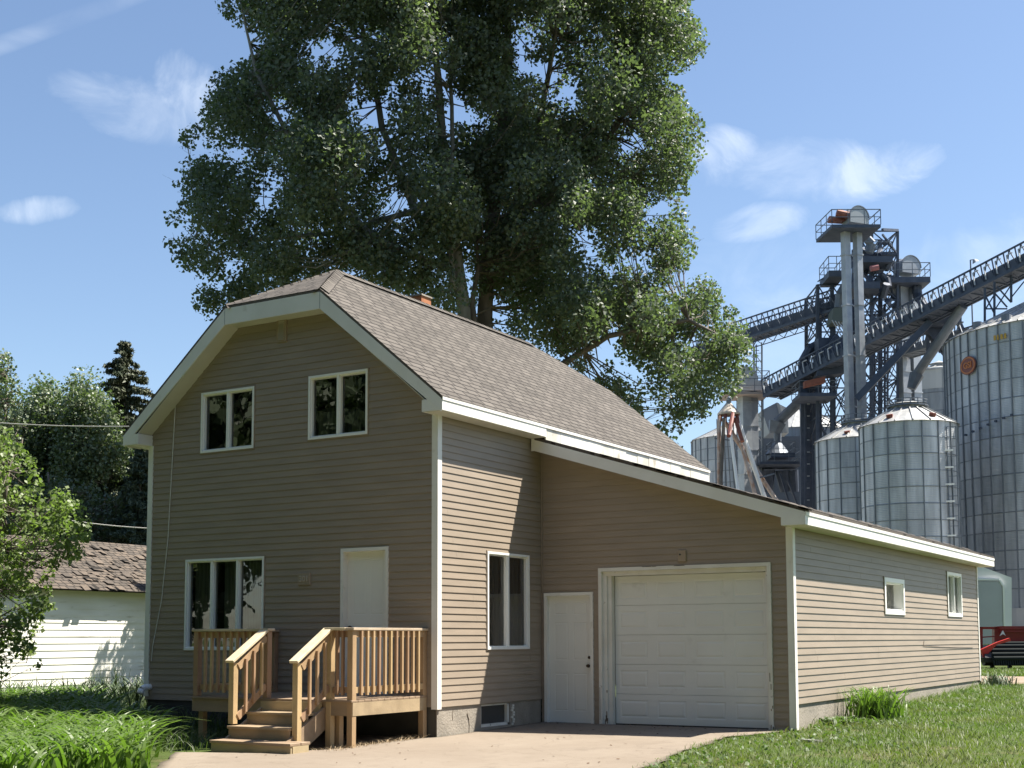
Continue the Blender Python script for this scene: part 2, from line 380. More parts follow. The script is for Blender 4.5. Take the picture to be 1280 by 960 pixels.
# ------------------------------------------------------------ ground
def gz(x, y):
    x = np.asarray(x, float); y = np.asarray(y, float)
    base = np.interp(y, [-60, -16, -5, -2, 0, 3, 15, 22, 60, 140], [-.9, -.66, -.50, -.475, -.435, -.385, -.14, -.10, -.05, 0])
    left = np.clip((-x-4)/6, 0, 1)*np.interp(y, [-6, 0, 6], [0.02, .16, .12])
    bed = 0.12*np.exp(-((x-6)**2/4+(y-5)**2/30))
    return base+left*1.0+np.where(x > 4.2, bed, 0)*.3
def gmat(name, cols, sc):
    m = bpy.data.materials.new(name); m.use_nodes = True
    t = m.node_tree; n = t.nodes; l = t.links; p = n['Principled BSDF']; p.inputs['Roughness'].default_value = .95; p.inputs['Specular IOR Level'].default_value = .1
    c = n.new('ShaderNodeTexCoord')
    z = n.new('ShaderNodeTexNoise'); z.inputs['Scale'].default_value = sc; z.inputs['Detail'].default_value = 10; z.inputs['Roughness'].default_value = .65
    l.new(c.outputs['Object'], z.inputs['Vector'])
    r = n.new('ShaderNodeValToRGB'); e = r.color_ramp.elements
    e[0].position = .3; e[0].color = (*cols[0], 1); e[1].position = .72; e[1].color = (*cols[-1], 1)
    for i, cc in enumerate(cols[1:-1]):
        q = e.new(.3+.42*(i+1)/(len(cols)-1)); q.color = (*cc, 1)
    l.new(z.outputs[0], r.inputs[0]); l.new(r.outputs[0], p.inputs['Base Color'])
    z2 = n.new('ShaderNodeTexNoise'); z2.inputs['Scale'].default_value = 18; z2.inputs['Detail'].default_value = 6; l.new(c.outputs['Object'], z2.inputs['Vector'])
    b = n.new('ShaderNodeBump'); b.inputs['Strength'].default_value = .6; b.inputs['Distance'].default_value = .04
    l.new(z2.outputs[0], b.inputs['Height']); l.new(b.outputs[0], p.inputs['Normal'])
    return m
GROUND = gmat('lawn_soil', [(.035, .05, .016), (.06, .085, .022), (.055, .075, .022), (.11, .10, .05)], .9)
DIRT = gmat('dirt_road', [(.20, .155, .115), (.26, .205, .155), (.30, .24, .19)], .7)
def conc_drive():
    m = bpy.data.materials.new('driveway_concrete'); m.use_nodes = True
    t = m.node_tree; n = t.nodes; l = t.links; p = n['Principled BSDF']; p.inputs['Roughness'].default_value = .85; p.inputs['Specular IOR Level'].default_value = .2
    c = n.new('ShaderNodeTexCoord')
    def noise(sc, det=8, rough=.6):
        z = n.new('ShaderNodeTexNoise'); z.inputs['Scale'].default_value = sc; z.inputs['Detail'].default_value = det; z.inputs['Roughness'].default_value = rough
        l.new(c.outputs['Object'], z.inputs['Vector']); return z.outputs[0]
    def rng(v, a, b, c0, c1):
        r = n.new('ShaderNodeMapRange'); r.inputs[1].default_value = a; r.inputs[2].default_value = b; r.inputs[3].default_value = c0; r.inputs[4].default_value = c1
        l.new(v, r.inputs[0]); return r.outputs[0]
    def mixc(f, a, b):
        x = n.new('ShaderNodeMix'); x.data_type = 'RGBA'; l.new(f, x.inputs[0])
        for i, v in ((6, a), (7, b)):
            if isinstance(v, tuple): x.inputs[i].default_value = (*v, 1)
            else: l.new(v, x.inputs[i])
        return x.outputs[2]
    a = mixc(rng(noise(.8), .35, .65, 0, 1), (.19, .155, .12), (.225, .188, .148))
    a = mixc(rng(noise(4.5), .55, .72, 0, .5), a, (.15, .12, .09))
    a = mixc(rng(noise(90, 3), .62, .75, 0, .6), a, (.10, .08, .06))
    a = mixc(rng(noise(1.7, 10, .7), .56, .70, 0, .45), a, (.125, .10, .078))
    # hairline cracks
    v = n.new('ShaderNodeTexVoronoi'); v.feature = 'DISTANCE_TO_EDGE'; v.inputs['Scale'].default_value = .42
    w_ = n.new('ShaderNodeVectorMath'); w_.operation = 'MULTIPLY_ADD'; w_.inputs[1].default_value = (.9, .9, 0)
    zz = n.new('ShaderNodeTexNoise'); zz.inputs['Scale'].default_value = 1.6; zz.inputs['Detail'].default_value = 6
    l.new(c.outputs['Object'], zz.inputs['Vector']); l.new(zz.outputs['Color'], w_.inputs[0]); l.new(c.outputs['Object'], w_.inputs[2]); l.new(w_.outputs[0], v.inputs['Vector'])
    a = mixc(rng(v.outputs['Distance'], .0, .005, .65, 0), a, (.15, .12, .09))
    l.new(a, p.inputs['Base Color'])
    b = n.new('ShaderNodeBump'); b.inputs['Strength'].default_value = .35; b.inputs['Distance'].default_value = .01
    l.new(noise(35), b.inputs['Height']); l.new(b.outputs[0], p.inputs['Normal'])
    return m
DRIVE = conc_drive()

def sheet(name, xs, ys, m, dz=0, kind='structure', mask=None):
    X, Y = np.meshgrid(xs, ys); Zz = gz(X, Y)+dz
    V = np.stack([X, Y, Zz], -1).reshape(-1, 3); nx = len(xs)
    F = []
    for j in range(len(ys)-1):
        for i in range(nx-1):
            F.append((j*nx+i, j*nx+i+1, (j+1)*nx+i+1, (j+1)*nx+i))
    o = npmesh(name, V, np.array(F), m); o['kind'] = kind
    for p in o.data.polygons: p.use_smooth = True
    return o
xs = np.concatenate([[-900, -300, -120, -60], np.arange(-30, 31, .75), [45, 80, 150, 400, 900]])
ys = np.concatenate([[-400, -120, -50], np.arange(-24, 31, .75), [40, 60, 90, 140, 250, 500, 1000]])
sheet('ground', xs, ys, GROUND)

def polysheet(name, left, right, m, dz, nseg=60, ncol=24):
    "sheet between two polylines left(y) and right(y) given as (t -> point) lists"
    V = []; F = []
    for j in range(nseg+1):
        t = j/nseg*(len(left)-1); i = min(int(t), len(left)-2); f = t-i
        a = np.array(left[i])*(1-f)+np.array(left[i+1])*f; b = np.array(right[i])*(1-f)+np.array(right[i+1])*f
        for k in range(ncol+1):
            p = a+(b-a)*k/ncol
            wob = (.05*math.sin(p[1]*3.1)+.03*math.sin(p[1]*9.7+1)) if k in (0, ncol) and p[1] < 2.9 and abs(p[0]) > .3 else 0
            V.append((p[0]+wob, p[1], float(gz(p[0], p[1]))+dz))
    n1 = ncol+1
    F = [(j*n1+k, j*n1+k+1, (j+1)*n1+k+1, (j+1)*n1+k) for j in range(nseg) for k in range(ncol)]
    # skirt so that the slab edge has thickness
    o0 = len(V)
    rim = [j*n1 for j in range(nseg+1)]; rim2 = [j*n1+ncol for j in range(nseg+1)]
    for r in (rim, rim2):
        o1 = len(V); V += [(V[i][0], V[i][1], V[i][2]-.06) for i in r]
        for k in range(len(r)-1): F.append((r[k], r[k+1], o1+k+1, o1+k))
    o = npmesh(name, np.array(V), np.array(F), m); o['kind'] = 'structure'; return o
polysheet('driveway', [(3.2, -16), (1.4, -8), (-.25, -5.0), (-1.95, -3.1), (-.75, -2.75), (-.35, -1.95), (-.12, -.2), (.02, 0), (.02, 2.9)],
          [(8.0, -16), (6.0, -8), (4.95, -4.2), (4.35, -2.4), (4.2, -1.8), (4.0, -.6), (3.78, .9), (3.74, 1.6), (4.12, 2.92)], DRIVE, .022, 90, 40)
sheet('dirt_alley', np.linspace(-60, 60, 50), np.linspace(16.4, 21.6, 6), DIRT, .012)
# gravel yard around the grain bins
GRAVEL = gmat('yard_gravel', [(.26, .24, .21), (.33, .31, .27), (.38, .36, .32)], 2.0)
sheet('gravel_yard', np.linspace(-120, 120, 40), np.linspace(52, 200, 20), GRAVEL, .02)

# ------------------------------------------------------------ the house
HW, GY, GW, GL = 5.774, 2.942, 4.20, 12.387
EZ = 4.34; SL = .83; RX = -2.887
def roofz(x): return EZ+SL*(.28-x) if x > RX else EZ+SL*(x+2*5.774/2+.28)
CL, CR = -3.849, -1.925       # clip corners
CZ = roofz(CR)
def gtop(x): return 4.142-.3127*(x-.074)

house = thing('house', 'tan vinyl sided one and a half storey house with clipped gable roof and attached garage', 'house')

def siding(name, O, U, Nn, u0, u1, z0, z1, m, parent, openings=(), left=None, right=None, exp=.1016, lip=.0135):
    O = np.asarray(O, float); U = np.asarray(U, float); Nn = np.asarray(Nn, float); b = MB()
    left = left or (lambda z: u0); right = right or (lambda z: u1)
    k = 0; rnd = random.Random(name+str(u0))
    while z0+k*exp < z1-1e-4:
        a = z0+k*exp; c = min(a+exp, z1); brk = sorted({a, c} | {z for o in openings for z in (o[2], o[3]) if a < z < c})
        for p, q in zip(brk, brk[1:]):
            mid = (p+q)/2; L0, L1, R0, R1 = left(p), left(q), right(p), right(q)
            ops = sorted([(o[0], o[1]) for o in openings if o[2] <= mid <= o[3]])
            segs = []; cur = None; cl0, cl1 = L0, L1
            for s, e in ops:
                segs.append((cl0, cl1, s, s)); cl0 = cl1 = e
            segs.append((cl0, cl1, R0, R1))
            for s0, s1, e0, e1 in segs:
                if e0-s0 < .004 and e1-s1 < .004: continue
                op = lip*(1-(p-a)/exp*.9); oq = lip*(1-(q-a)/exp*.9)
                P = lambda u, z, o: O+U*u+np.array([0, 0, z])+Nn*o
                b.quad(P(s0, p, op), P(e0, p, op), P(e1, q, oq), P(s1, q, oq))
                if abs(p-a) < 1e-6 and e0-s0 > .8 and q-p > .05 and rnd.random() < .45:
                    us = s0+rnd.uniform(.2, 3.4)
                    while us < e0-.1:
                        if (us > s1 and us < e1): b.add([P(us, p, op+.0012), P(us+.02, p, op+.0012), P(us+.02, q, oq+.0012), P(us, q, oq+.0012), P(us, p, op-.003), P(us, q, oq-.003)], [(0, 1, 2, 3), (4, 0, 3, 5)])
                        us += rnd.uniform(3.2, 3.7)
                if abs(p-a) < 1e-6 or any(abs(p-o[3]) < 1e-6 for o in openings):
                    b.quad(P(s0, p, -.01), P(e0, p, -.01), P(e0, p, op), P(s0, p, op))
        k += 1
    return b.build(name, m, parent)

# openings
W1 = (-4.616, -3.487, 3.955, 4.931); W2 = (-2.376, -1.247, 3.988, 4.964); W3 = (-4.899, -3.235, .80, 2.244)
FD = (-1.722, -.850, .14, 2.301)
SW = (1.295, 2.521, .80, 2.271)
GD = (1.046, 3.880, -.45, 2.056); PD = (.058, .945, -.45, 1.687)
GA = (4.734, 6.042, 1.367, 2.011); GB = (9.445, 10.732, 1.390, 2.311)

def gl(z):   # gable left/right limits under the soffit
    zz = z+.26
    return -HW if zz <= roofz(-HW) else min(-HW+(zz-roofz(-HW))/SL, RX)
def gr(z):
    zz = z+.26
    return 0 if zz <= roofz(0) else max(0-(zz-roofz(0))/SL, RX)
GT = CZ-.26
siding('wall', (0, 0, 0), (1, 0, 0), (0, -1, 0), -HW, 0, 0, GT, SIDING, house, [W1, W2, W3, FD], gl, gr)
siding('wall', (0, 0, 0), (0, 1, 0), (1, 0, 0), 0, GY, 0, 4.165, SIDING, house, [SW])
siding('wall', (0, GY, 0), (1, 0, 0), (0, -1, 0), 0, GW, -.4064, 4.0, SIDING, house, [GD, PD],
       right=lambda z: GW if z < gtop(GW)-.19 else max(0, .074+(4.142-.19-z)/.3127))
siding('wall', (GW, GY, 0), (0, 1, 0), (1, 0, 0), 0, GL, 0, 2.56, SIDING, house, [GA, GB])
siding('wall', (-HW, 8.95, 0), (0, -1, 0), (-1, 0, 0), 0, 8.95, 0, 4.165, SIDING, house, lip=.012)
siding('wall', (0, 8.95, 0), (-1, 0, 0), (0, 1, 0), 0, HW, 0, GT, SIDING, house, [], lambda z: -gr(z), lambda z: -gl(z))
siding('wall', (GW, GY+GL, 0), (-1, 0, 0), (0, 1, 0), 0, GW, 0, 3.9, SIDING, house, [], left=lambda z: 0 if z < 2.65 else min(GW, GW-(4.142-.19-z)/.3127))
siding('wall', (0, 8.95, 0), (0, 1, 0), (-1, 0, 0), 0, GL+GY-8.95, 0, 3.9, SIDING, house)
# sheathing core so nothing shows through, with the openings left free
def core(name, O, U, Nn, u0, u1, z0, z1, ops, parent, th=.10):
    "wall core behind the siding made of boxes around the openings"
    b = MB(); O = np.asarray(O, float); U = np.asarray(U, float); Nn = np.asarray(Nn, float)
    zs = sorted({z0, z1} | {z for o in ops for z in (o[2], o[3]) if z0 < z < z1})
    for p, q in zip(zs, zs[1:]):
        mid = (p+q)/2; cur = u0
        for s, e in sorted([(o[0], o[1]) for o in ops if o[2] <= mid <= o[3]])+[(u1, u1)]:
            if s-cur > .003: b.obox(O+U*cur+np.array([0, 0, p])-Nn*(.012+th), U*(s-cur), Nn*th, (0, 0, q-p))
            cur = e
    return b.build(name, INTERIOR, parent)
core('wall_core', (0, 0, 0), (1, 0, 0), (0, -1, 0), -HW+.15, -.15, 0, 4.3, [W1, W2, W3, FD], house)
core('wall_core', (0, 0, 0), (1, 0, 0), (0, -1, 0), -4.6, -1.2, 4.301, 5.2, [(W1[0], W1[1], W1[2], W1[3]), W2], house)
core('wall_core', (0, 0, 0), (0, 1, 0), (1, 0, 0), .15, GY-.02, 0, 4.1, [SW], house)
core('wall_core', (0, GY, 0), (1, 0, 0), (0, -1, 0), .05, GW-.15, -.4, 2.4, [GD, PD], house)
core('wall_core', (GW, GY, 0), (0, 1, 0), (1, 0, 0), .15, GL-.1, 0, 2.45, [GA, GB], house)
# corner boards
def cb(x, y, sx, sy, z0, z1, w=.082, t=.022):
    b = MB(); xa, xb = sorted((x, x-sx*w)); ya, yb = sorted((y, y-sy*w))
    b.box(xa if sx < 0 else xa, xb, *( (y+sy*.001, y+sy*t) if sy > 0 else (y-t, y-.001)), z0, z1)
    b.box(*((x+.001, x+t) if sx > 0 else (x-t, x-.001)), *((ya-t, yb) if sy < 0 else (ya, yb+t)), z0, z1)
    return b.build('corner_board', TRIM, house)
cb(0, 0, 1, -1, -.03, 4.16); cb(-HW, 0, -1, -1, .05, 4.16)
cb(GW, GY, 1, -1, -.36, 2.56); cb(GW, GY+GL, 1, 1, -.02, 2.56, .07)
MB().box(.016, .034, GY-.034, GY-.016, 0, 4.0).build('inner_corner_strip', SIDING, house)

# roofs
def roofpoly(b, pts, du, dv, off=0.0):
    "pts 3d; uv along du/dv"
    du = np.asarray(du, float); dv = np.asarray(dv, float)
    b.add(pts, [tuple(range(len(pts)))], [[(float(np.dot(p, du)), float(np.dot(p, dv))) for p in pts]])
SLN = math.sqrt(1+SL*SL); Y0, Y1 = -.30, 9.25; AF, AB = 1.244, 7.50; RZ = roofz(RX)
TH = .035
b = MB()
eR = .30
roofpoly(b, [(eR, Y0-.02, EZ+SL*(.28-eR)+TH), (eR, Y1+.02, EZ+SL*(.28-eR)+TH), (CR, Y1+.02, CZ+TH), (RX, AB, RZ+TH), (RX, AF, RZ+TH), (CR, Y0-.02, CZ+TH)],
         (0, 1, 0), (-SLN, 0, 0))
eL = -2*2.887-.30
roofpoly(b, [(eL, Y1+.02, EZ+SL*(.28-eR)+TH), (eL, Y0-.02, EZ+SL*(.28-eR)+TH), (CL, Y0-.02, CZ+TH), (RX, AF, RZ+TH), (RX, AB, RZ+TH), (CL, Y1+.02, CZ+TH)],
         (0, 1, 0), (SLN, 0, 0))
roofpoly(b, [(CL, Y0-.02, CZ+TH), (CR, Y0-.02, CZ+TH), (RX, AF, RZ+TH)], (1, 0, 0), (0, 1.15, 0))
roofpoly(b, [(CR, Y1+.02, CZ+TH), (CL, Y1+.02, CZ+TH), (RX, AB, RZ+TH)], (1, 0, 0), (0, 1.15, 0))
# shingle edge thickness
def edge(pts, dz=-.05):
    for p, q in zip(pts, pts[1:]):
        b.add([p, q, (q[0], q[1], q[2]+dz), (p[0], p[1], p[2]+dz)], [(0, 1, 2, 3)], [[(0, 0), (.1, 0), (.1, .02), (0, .02)]])
zE = EZ+SL*(.28-eR)+TH
edge([(eL, Y1+.02, zE), (eL, Y0-.02, zE), (CL, Y0-.02, CZ+TH), (CR, Y0-.02, CZ+TH), (eR, Y0-.02, zE), (eR, Y1+.02, zE), (CR, Y1+.02, CZ+TH), (CL, Y1+.02, CZ+TH), (eL, Y1+.02, zE)])
roof = b.build('roof', SHINGLE, house)
# ridge and hip caps
b = MB()
def caps(p, q, w=.13, step=.14):
    p = np.array(p, float); q = np.array(q, float); n = int(np.linalg.norm(q-p)/step); d = (q-p)/n
    side = np.cross(d, (0, 0, 1)); side /= np.linalg.norm(side)
    for i in range(n):
        a = p+d*i; c = p+d*(i+1.02)
        drop = np.array([0, 0, -w*.62])
        b.add([a+side*w+drop, a+(0, 0, .022), a-side*w+drop, c+side*w+drop, c+(0, 0, .012), c-side*w+drop], [(0, 1, 4, 3), (1, 2, 5, 4)],
              [[(i*.3, 0), (i*.3, .1), (i*.3+.1, .1), (i*.3+.1, 0)]]*2)
caps((RX, AF, RZ+TH+.01), (RX, AB, RZ+TH+.01)); caps((CR, Y0, CZ+TH+.012), (RX, AF, RZ+TH+.012)); caps((CL, Y0, CZ+TH+.012), (RX, AF, RZ+TH+.012))
b.build('ridge_cap', SHINGLE, roof)
# garage roof
b = MB(); gx1 = 4.53; y0g, y1g = 2.61, GY+GL+.33
roofpoly(b, [(.02, y0g-.02, gtop(.02)+.04), (gx1, y0g-.02, gtop(gx1)+.04), (gx1, y1g+.02, gtop(gx1)+.04), (.02, y1g+.02, gtop(.02)+.04)], (0, 1, 0), (-1.05, 0, 0))
for p, q in (((.02, y0g-.02), (gx1, y0g-.02)), ((gx1, y0g-.02), (gx1, y1g+.02)), ((gx1, y1g+.02), (.02, y1g+.02))):
    b.add([(p[0], p[1], gtop(p[0])+.04), (q[0], q[1], gtop(q[0])+.04), (q[0], q[1], gtop(q[0])-.012), (p[0], p[1], gtop(p[0])-.012)], [(0, 1, 2, 3)], [[(0, 0), (2, 0), (2, .05), (0, .05)]])
roofpoly(b, [(.02, y1g, gtop(.02)+.03), (gx1-.02, y1g, gtop(gx1)-.0), (gx1-.02, y0g+.02, gtop(gx1)-.0), (.02, y0g+.02, gtop(.02)+.0)], (0, 1, 0), (-1.05, 0, 0))
# a few lifted shingle edges along the rake and eave
rr = random.Random(3)
for i in range(60):
    x = rr.uniform(1.2, 4.5); ww = rr.uniform(.08, .2); z = gtop(x)+.045; hh = rr.uniform(.008, .02)
    yy = y0g-.035 if i % 2 else rr.uniform(2.7, 3.1)
    b.add([(x, yy, z), (x+ww, yy, gtop(x+ww)+.045), (x+ww, yy+.2, gtop(x+ww)+.047), (x, yy+.2, z), (x, yy, z-hh-.02), (x+ww, yy, gtop(x+ww)+.02)],
          [(0, 1, 2, 3), (0, 4, 5, 1)], [[(x, 0), (x+.1, 0), (x+.1, .1), (x, .1)]]*2)
for i in range(40):
    y = rr.uniform(3, 15.3); x = 4.25+rr.uniform(-.6, .22); ww = rr.uniform(.1, .3)
    b.add([(x, y, gtop(x)+.042), (x, y+ww, gtop(x)+.042), (x-.12, y+ww, gtop(x-.12)+.065), (x-.12, y, gtop(x-.12)+.065)], [(0, 1, 2, 3)], [[(y, 0), (y+.1, 0), (y+.1, .1), (y, .1)]])
groof = b.build('roof', SHINGLE_G, house); groof['label'] = 'low lean-to garage roof of weathered shingles'

# fascia boards and soffits
def fascia(pts_top, y, dz, t=.022, m=TRIM, nm='fascia'):
    "rake boards in plane y, thick t outward (-y if t>0)"
    b = MB()
    for p, q in zip(pts_top, pts_top[1:]):
        b.prism([(p[0], y, p[1]), (q[0], y, q[1]), (q[0], y, q[1]-dz), (p[0], y, p[1]-dz)], (0, -t, 0))
    return b.build(nm, m, house)
rk = [(-6.054, EZ-.012), (CL, CZ-.012), (CR, CZ-.012), (.28, EZ-.012)]
b = MB()
for (p, q) in zip(rk, rk[1:]):
    b.prism([(p[0], Y0, p[1]), (q[0], Y0, q[1]), (q[0], Y0, q[1]-.26 if q[1] > 5 else q[1]-.19), (p[0], Y0, p[1]-.26 if p[1] > 5 else p[1]-.19)], (0, -.022, 0))
b.build('fascia', TRIM, house)
# metal fascia lap lines
b = MB()
b.box(CR-.002, CR+.004, Y0-.0245, Y0-.0222, CZ-.27, CZ-.012).build('fascia_seam', STEELM, house)
MB().box(CL-.002, CL+.004, Y0-.0245, Y0-.0222, CZ-.27, CZ-.012).build('fascia_seam', STEELM, house)
b = MB()
for (p, q) in zip(rk, rk[1:]):
    b.prism([(p[0], Y1, p[1]), (q[0], Y1, q[1]), (q[0], Y1, q[1]-.24), (p[0], Y1, p[1]-.24)], (0, .022, 0))
b.build('fascia', TRIM, house)
# box returns at the eave ends
for s, x0, x1 in ((1, -.05, .279), (-1, -6.053, -5.72)):
    b = MB(); b.box(x0, x1, Y0+.0, Y0+.30, 4.158, 4.33)
    b.prism([(x0, Y0-.001, 4.158), (x1, Y0-.001, 4.158), (x1, Y0-.001, 4.33), (x0 if s > 0 else x0, Y0-.001, 4.33)], (0, -.018, 0))
    b.build('eave_return', TRIM, house)
# rake soffit (follows the slope) and clip soffit
b = MB()
def soff(p, q):
    b.prism([(p[0], Y0, p[1]-.245), (q[0], Y0, q[1]-.245), (q[0], 0.0, q[1]-.245), (p[0], 0.0, p[1]-.245)], (0, 0, -.012))
soff((-6.0, roofz(-6.0)), (CL, CZ)); soff((CL, CZ), (CR, CZ)); soff((CR, CZ), (.2, roofz(.2)))
b.build('soffit', SOFFIT, house)
# eave fascia + soffit, right side
MB().box(.28, .302, Y0-.02, 2.60, 4.158, 4.332).build('fascia', TRIM, house)
MB().box(.303, .312, Y0-.02, Y1, 4.300, 4.345).build('drip_edge', TRIM, roof)
b = MB()
ys_ = [2.60+i*(Y1-2.6)/14 for i in range(15)]
rr = random.Random(5)
for a, c in zip(ys_, ys_[1:]):
    j = rr.uniform(-.006, .006); b.box(.268+j, .290+j, a, c-.003, 4.07, 4.332)
fl = b.build('flashing', FLASH, house); fl['label'] = 'dirty white flashing strip between the two roofs'
MB().box(0.016, .28, Y0, 2.6, 4.15, 4.163).build('soffit', SOFFIT, house)
MB().box(-6.076, -6.054, Y0-.02, Y1, 4.158, 4.332).build('fascia', TRIM, house)
MB().box(-6.054, -HW-.016, Y0, Y1, 4.15, 4.163).build('soffit', SOFFIT, house)
# garage fascia
b = MB()
b.prism([(.06, y0g, gtop(.06)-.012), (4.508, y0g, gtop(4.508)-.012), (4.508, y0g, gtop(4.508)-.19), (.06, y0g, gtop(.06)-.19)], (0, -.022, 0))
b.build('fascia', TRIM, house)
MB().box(4.17, 4.507, y0g-.026, y0g+.3, 2.556, 2.72).build('eave_return', TRIM, house)
MB().box(.03, .085, y0g-.027, y0g-.023, gtop(.06)-.20, gtop(.06)-.0).build('fascia_end', TRIM, house)
b = MB(); seg = [y0g-.022, 6.8, 11.2, y1g]
for a, c in zip(seg, seg[1:]): b.box(4.508, 4.530, a, c-.004, 2.556, 2.735)
b.build('fascia', TRIM, house)
MB().box(4.5305, 4.541, y0g-.02, y1g, 2.690, 2.738).build('drip_edge', TRIM, groof)
MB().box(GW+.016, 4.508, y0g, y1g, 2.548, 2.562).build('soffit', SOFFIT, house)
b = MB(); b.prism([(.02, y0g, gtop(.02)-.17), (4.2, y0g, gtop(4.2)-.17), (4.2, GY, gtop(4.2)-.17), (.02, GY, gtop(.02)-.17)], (0, 0, -.012)); b.build('soffit', SOFFIT, house)

# foundation
BW = (1.16, 1.98, -.35, -.02)
def foundation():
    b = MB()
    MB().box(-HW+.03, -.035, .015, .019, -.9, -.001).build('foundation', mat('dark_foundation', (.045, .042, .036), .9, (.07, .065, .055), 3), house)  # dark block face, with the shade under the deck put into its colour
    b.box(-HW+.03, -.03, .02, .2, -.9, .0)
    b.box(-HW+.03, -HW+.2, .2, 8.9, -.9, 0)
    for (a, c, z0, z1) in ((.02, BW[0], -.9, -.001), (BW[0], BW[1], -.9, BW[2]), (BW[1], GY-.02, -.9, -.001)):
        b.box(-.2, -.012, a, c, z0, z1)
    b.box(-.2, -.012, BW[0], BW[1], -.02, -.001)
    f = b.build('foundation', CONC, house)
    b = MB(); b.box(GW-.2, GW-.012, GY+.05, GY+GL-.02, -.9, -.001); b.box(0, GW-.2, GY+GL-.2, GY+GL-.02, -.9, 0); b.build('foundation', CONC, house)
    # dark crack and stains
    b = MB(); pts = [(-.010, .78, -.12), (-.010, .83, -.22), (-.010, .845, -.30), (-.010, .835, -.41)]
    for p, q in zip(pts, pts[1:]): b.bar(p, q, .016, .006)
    b.path([(-.010, .42, -.05), (-.010, .40, -.12), (-.010, .41, -.2)], [.004]*3, 4)
    b.build('wall_crack', SOIL, f)
    b = MB(); rr = random.Random(9)
    for i in range(9): y = 2.02+rr.uniform(-.02, .04); z = -.05-i*.035; b.obox((-.012, y, z), (.012+rr.random()*.02, 0, 0), (0, .05, 0), (0, 0, -.03))
    b.build('chipped_paint', WEATHERED, f)
foundation()
b = MB(); b.box(-.11, -.09, BW[0], BW[1], BW[2], BW[3])
bwf = MB()
for a in ((BW[0], BW[0]+.035, BW[2], BW[3]), (BW[1]-.045, BW[1], BW[2], BW[3]), (BW[0], BW[1], BW[2], BW[2]+.04), (BW[0], BW[1], BW[3]-.02, BW[3])):
    bwf.box(-.085, -.03, *a)
bwo = bwf.build('basement_window', WEATHERED, house); bwo['label'] = 'small basement window low in the concrete foundation'
b.build('pane', mat('dusty_glass', (.05, .05, .05), .25), bwo)

# windows
def window(O, U, Nn, op, panes, label, casing=.032, depth=.05, proud=.028, curtain=None, fm=FRAMEW, mull=.038, sash=.02):
    O = np.asarray(O, float); U = np.asarray(U, float); Nn = np.asarray(Nn, float); u0, u1, z0, z1 = op
    P = lambda u, z, o: O+U*u+np.array([0, 0, z])+Nn*o
    def blk(b, a, c, p, q, o0, o1): b.obox(P(a, p, o0), U*(c-a), Nn*(o1-o0), (0, 0, q-p))
    b = MB()
    g = .002
    blk(b, u0-g, u0+casing, z0-g, z1+g, -depth-.03, proud); blk(b, u1-casing, u1+g, z0-g, z1+g, -depth-.03, proud)
    blk(b, u0+casing, u1-casing, z1-casing, z1+g, -depth-.03, proud); blk(b, u0+casing, u1-casing, z0-g, z0+casing, -depth-.03, proud)
    iu0, iu1, iz0, iz1 = u0+casing, u1-casing, z0+casing, z1-casing
    wdt = (iu1-iu0-(panes-1)*mull)/panes
    for k in range(1, panes): blk(b, iu0+k*wdt+(k-1)*mull, iu0+k*(wdt+mull), iz0, iz1, -depth-.03, proud-.012)
    wnd = b.build('window', fm, house); wnd['label'] = label
    # J-channel round the frame
    b = MB(); j = .018
    blk(b, u0-j, u0-g, z0-j, z1+j, -.01, .020); blk(b, u1+g, u1+j, z0-j, z1+j, -.01, .020); blk(b, u0-g, u1+g, z1+g, z1+j, -.01, .020); blk(b, u0-g, u1+g, z0-j, z0-g, -.01, .020)
    b.build('trim_channel', SIDING, wnd)
    for k in range(panes):
        a = iu0+k*(wdt+mull); c = a+wdt
        b = MB()
        for q in ((a, a+sash, iz0, iz1), (c-sash, c, iz0, iz1), (a+sash, c-sash, iz0, iz0+sash), (a+sash, c-sash, iz1-sash, iz1)):
            blk(b, *q, -depth-.02, proud-.030)
        b.build('sash', fm, wnd)
        b = MB(); rg = random.Random(u0*7+k); tl = rg.uniform(-.004, .004)
        b.quad(P(a+sash, iz0+sash, -depth+.002+tl), P(c-sash, iz0+sash, -depth+.002-tl), P(c-sash, iz1-sash, -depth+.002-tl), P(a+sash, iz1-sash, -depth+.002+tl))
        b.build('pane', GLASS, wnd)
    # room behind
    b = MB()
    v = [P(u0-.3, z0-.3, -.8), P(u1+.3, z0-.3, -.8), P(u1+.3, z1+.3, -.8), P(u0-.3, z1+.3, -.8), P(u0-.3, z0-.3, -.115), P(u1+.3, z0-.3, -.115), P(u1+.3, z1+.3, -.115), P(u0-.3, z1+.3, -.115)]
    b.add(v, [(0, 1, 2, 3), (0, 1, 5, 4), (3, 2, 6, 7), (0, 3, 7, 4), (1, 2, 6, 5)])
    b.build('room_behind', INTERIOR, wnd)
    if curtain:
        for (fa, fb, fz0, fz1, cm) in curtain:
            n = 40; b = MB(); a = iu0+(iu1-iu0)*fa; c = iu0+(iu1-iu0)*fb
            zz0 = iz0+(iz1-iz0)*fz0; zz1 = iz0+(iz1-iz0)*fz1
            for i in range(n):
                t0, t1 = i/n, (i+1)/n
                o = lambda t: -.17+.02*math.sin(t*(fb-fa)*60)+.008*math.sin(t*(fb-fa)*141)
                b.quad(P(a+(c-a)*t0, zz0, o(t0)), P(a+(c-a)*t1, zz0, o(t1)), P(a+(c-a)*t1, zz1, o(t1)), P(a+(c-a)*t0, zz1, o(t0)))
            b.build('curtain', cm, wnd, smooth=True)
    return wnd
F = ((0, 0, 0), (1, 0, 0), (0, -1, 0)); SD = ((0, 0, 0), (0, 1, 0), (1, 0, 0)); GSD = ((GW, GY, 0), (0, 1, 0), (1, 0, 0))
window(*F, W1, 2, 'upstairs two pane window on the left of the gable')
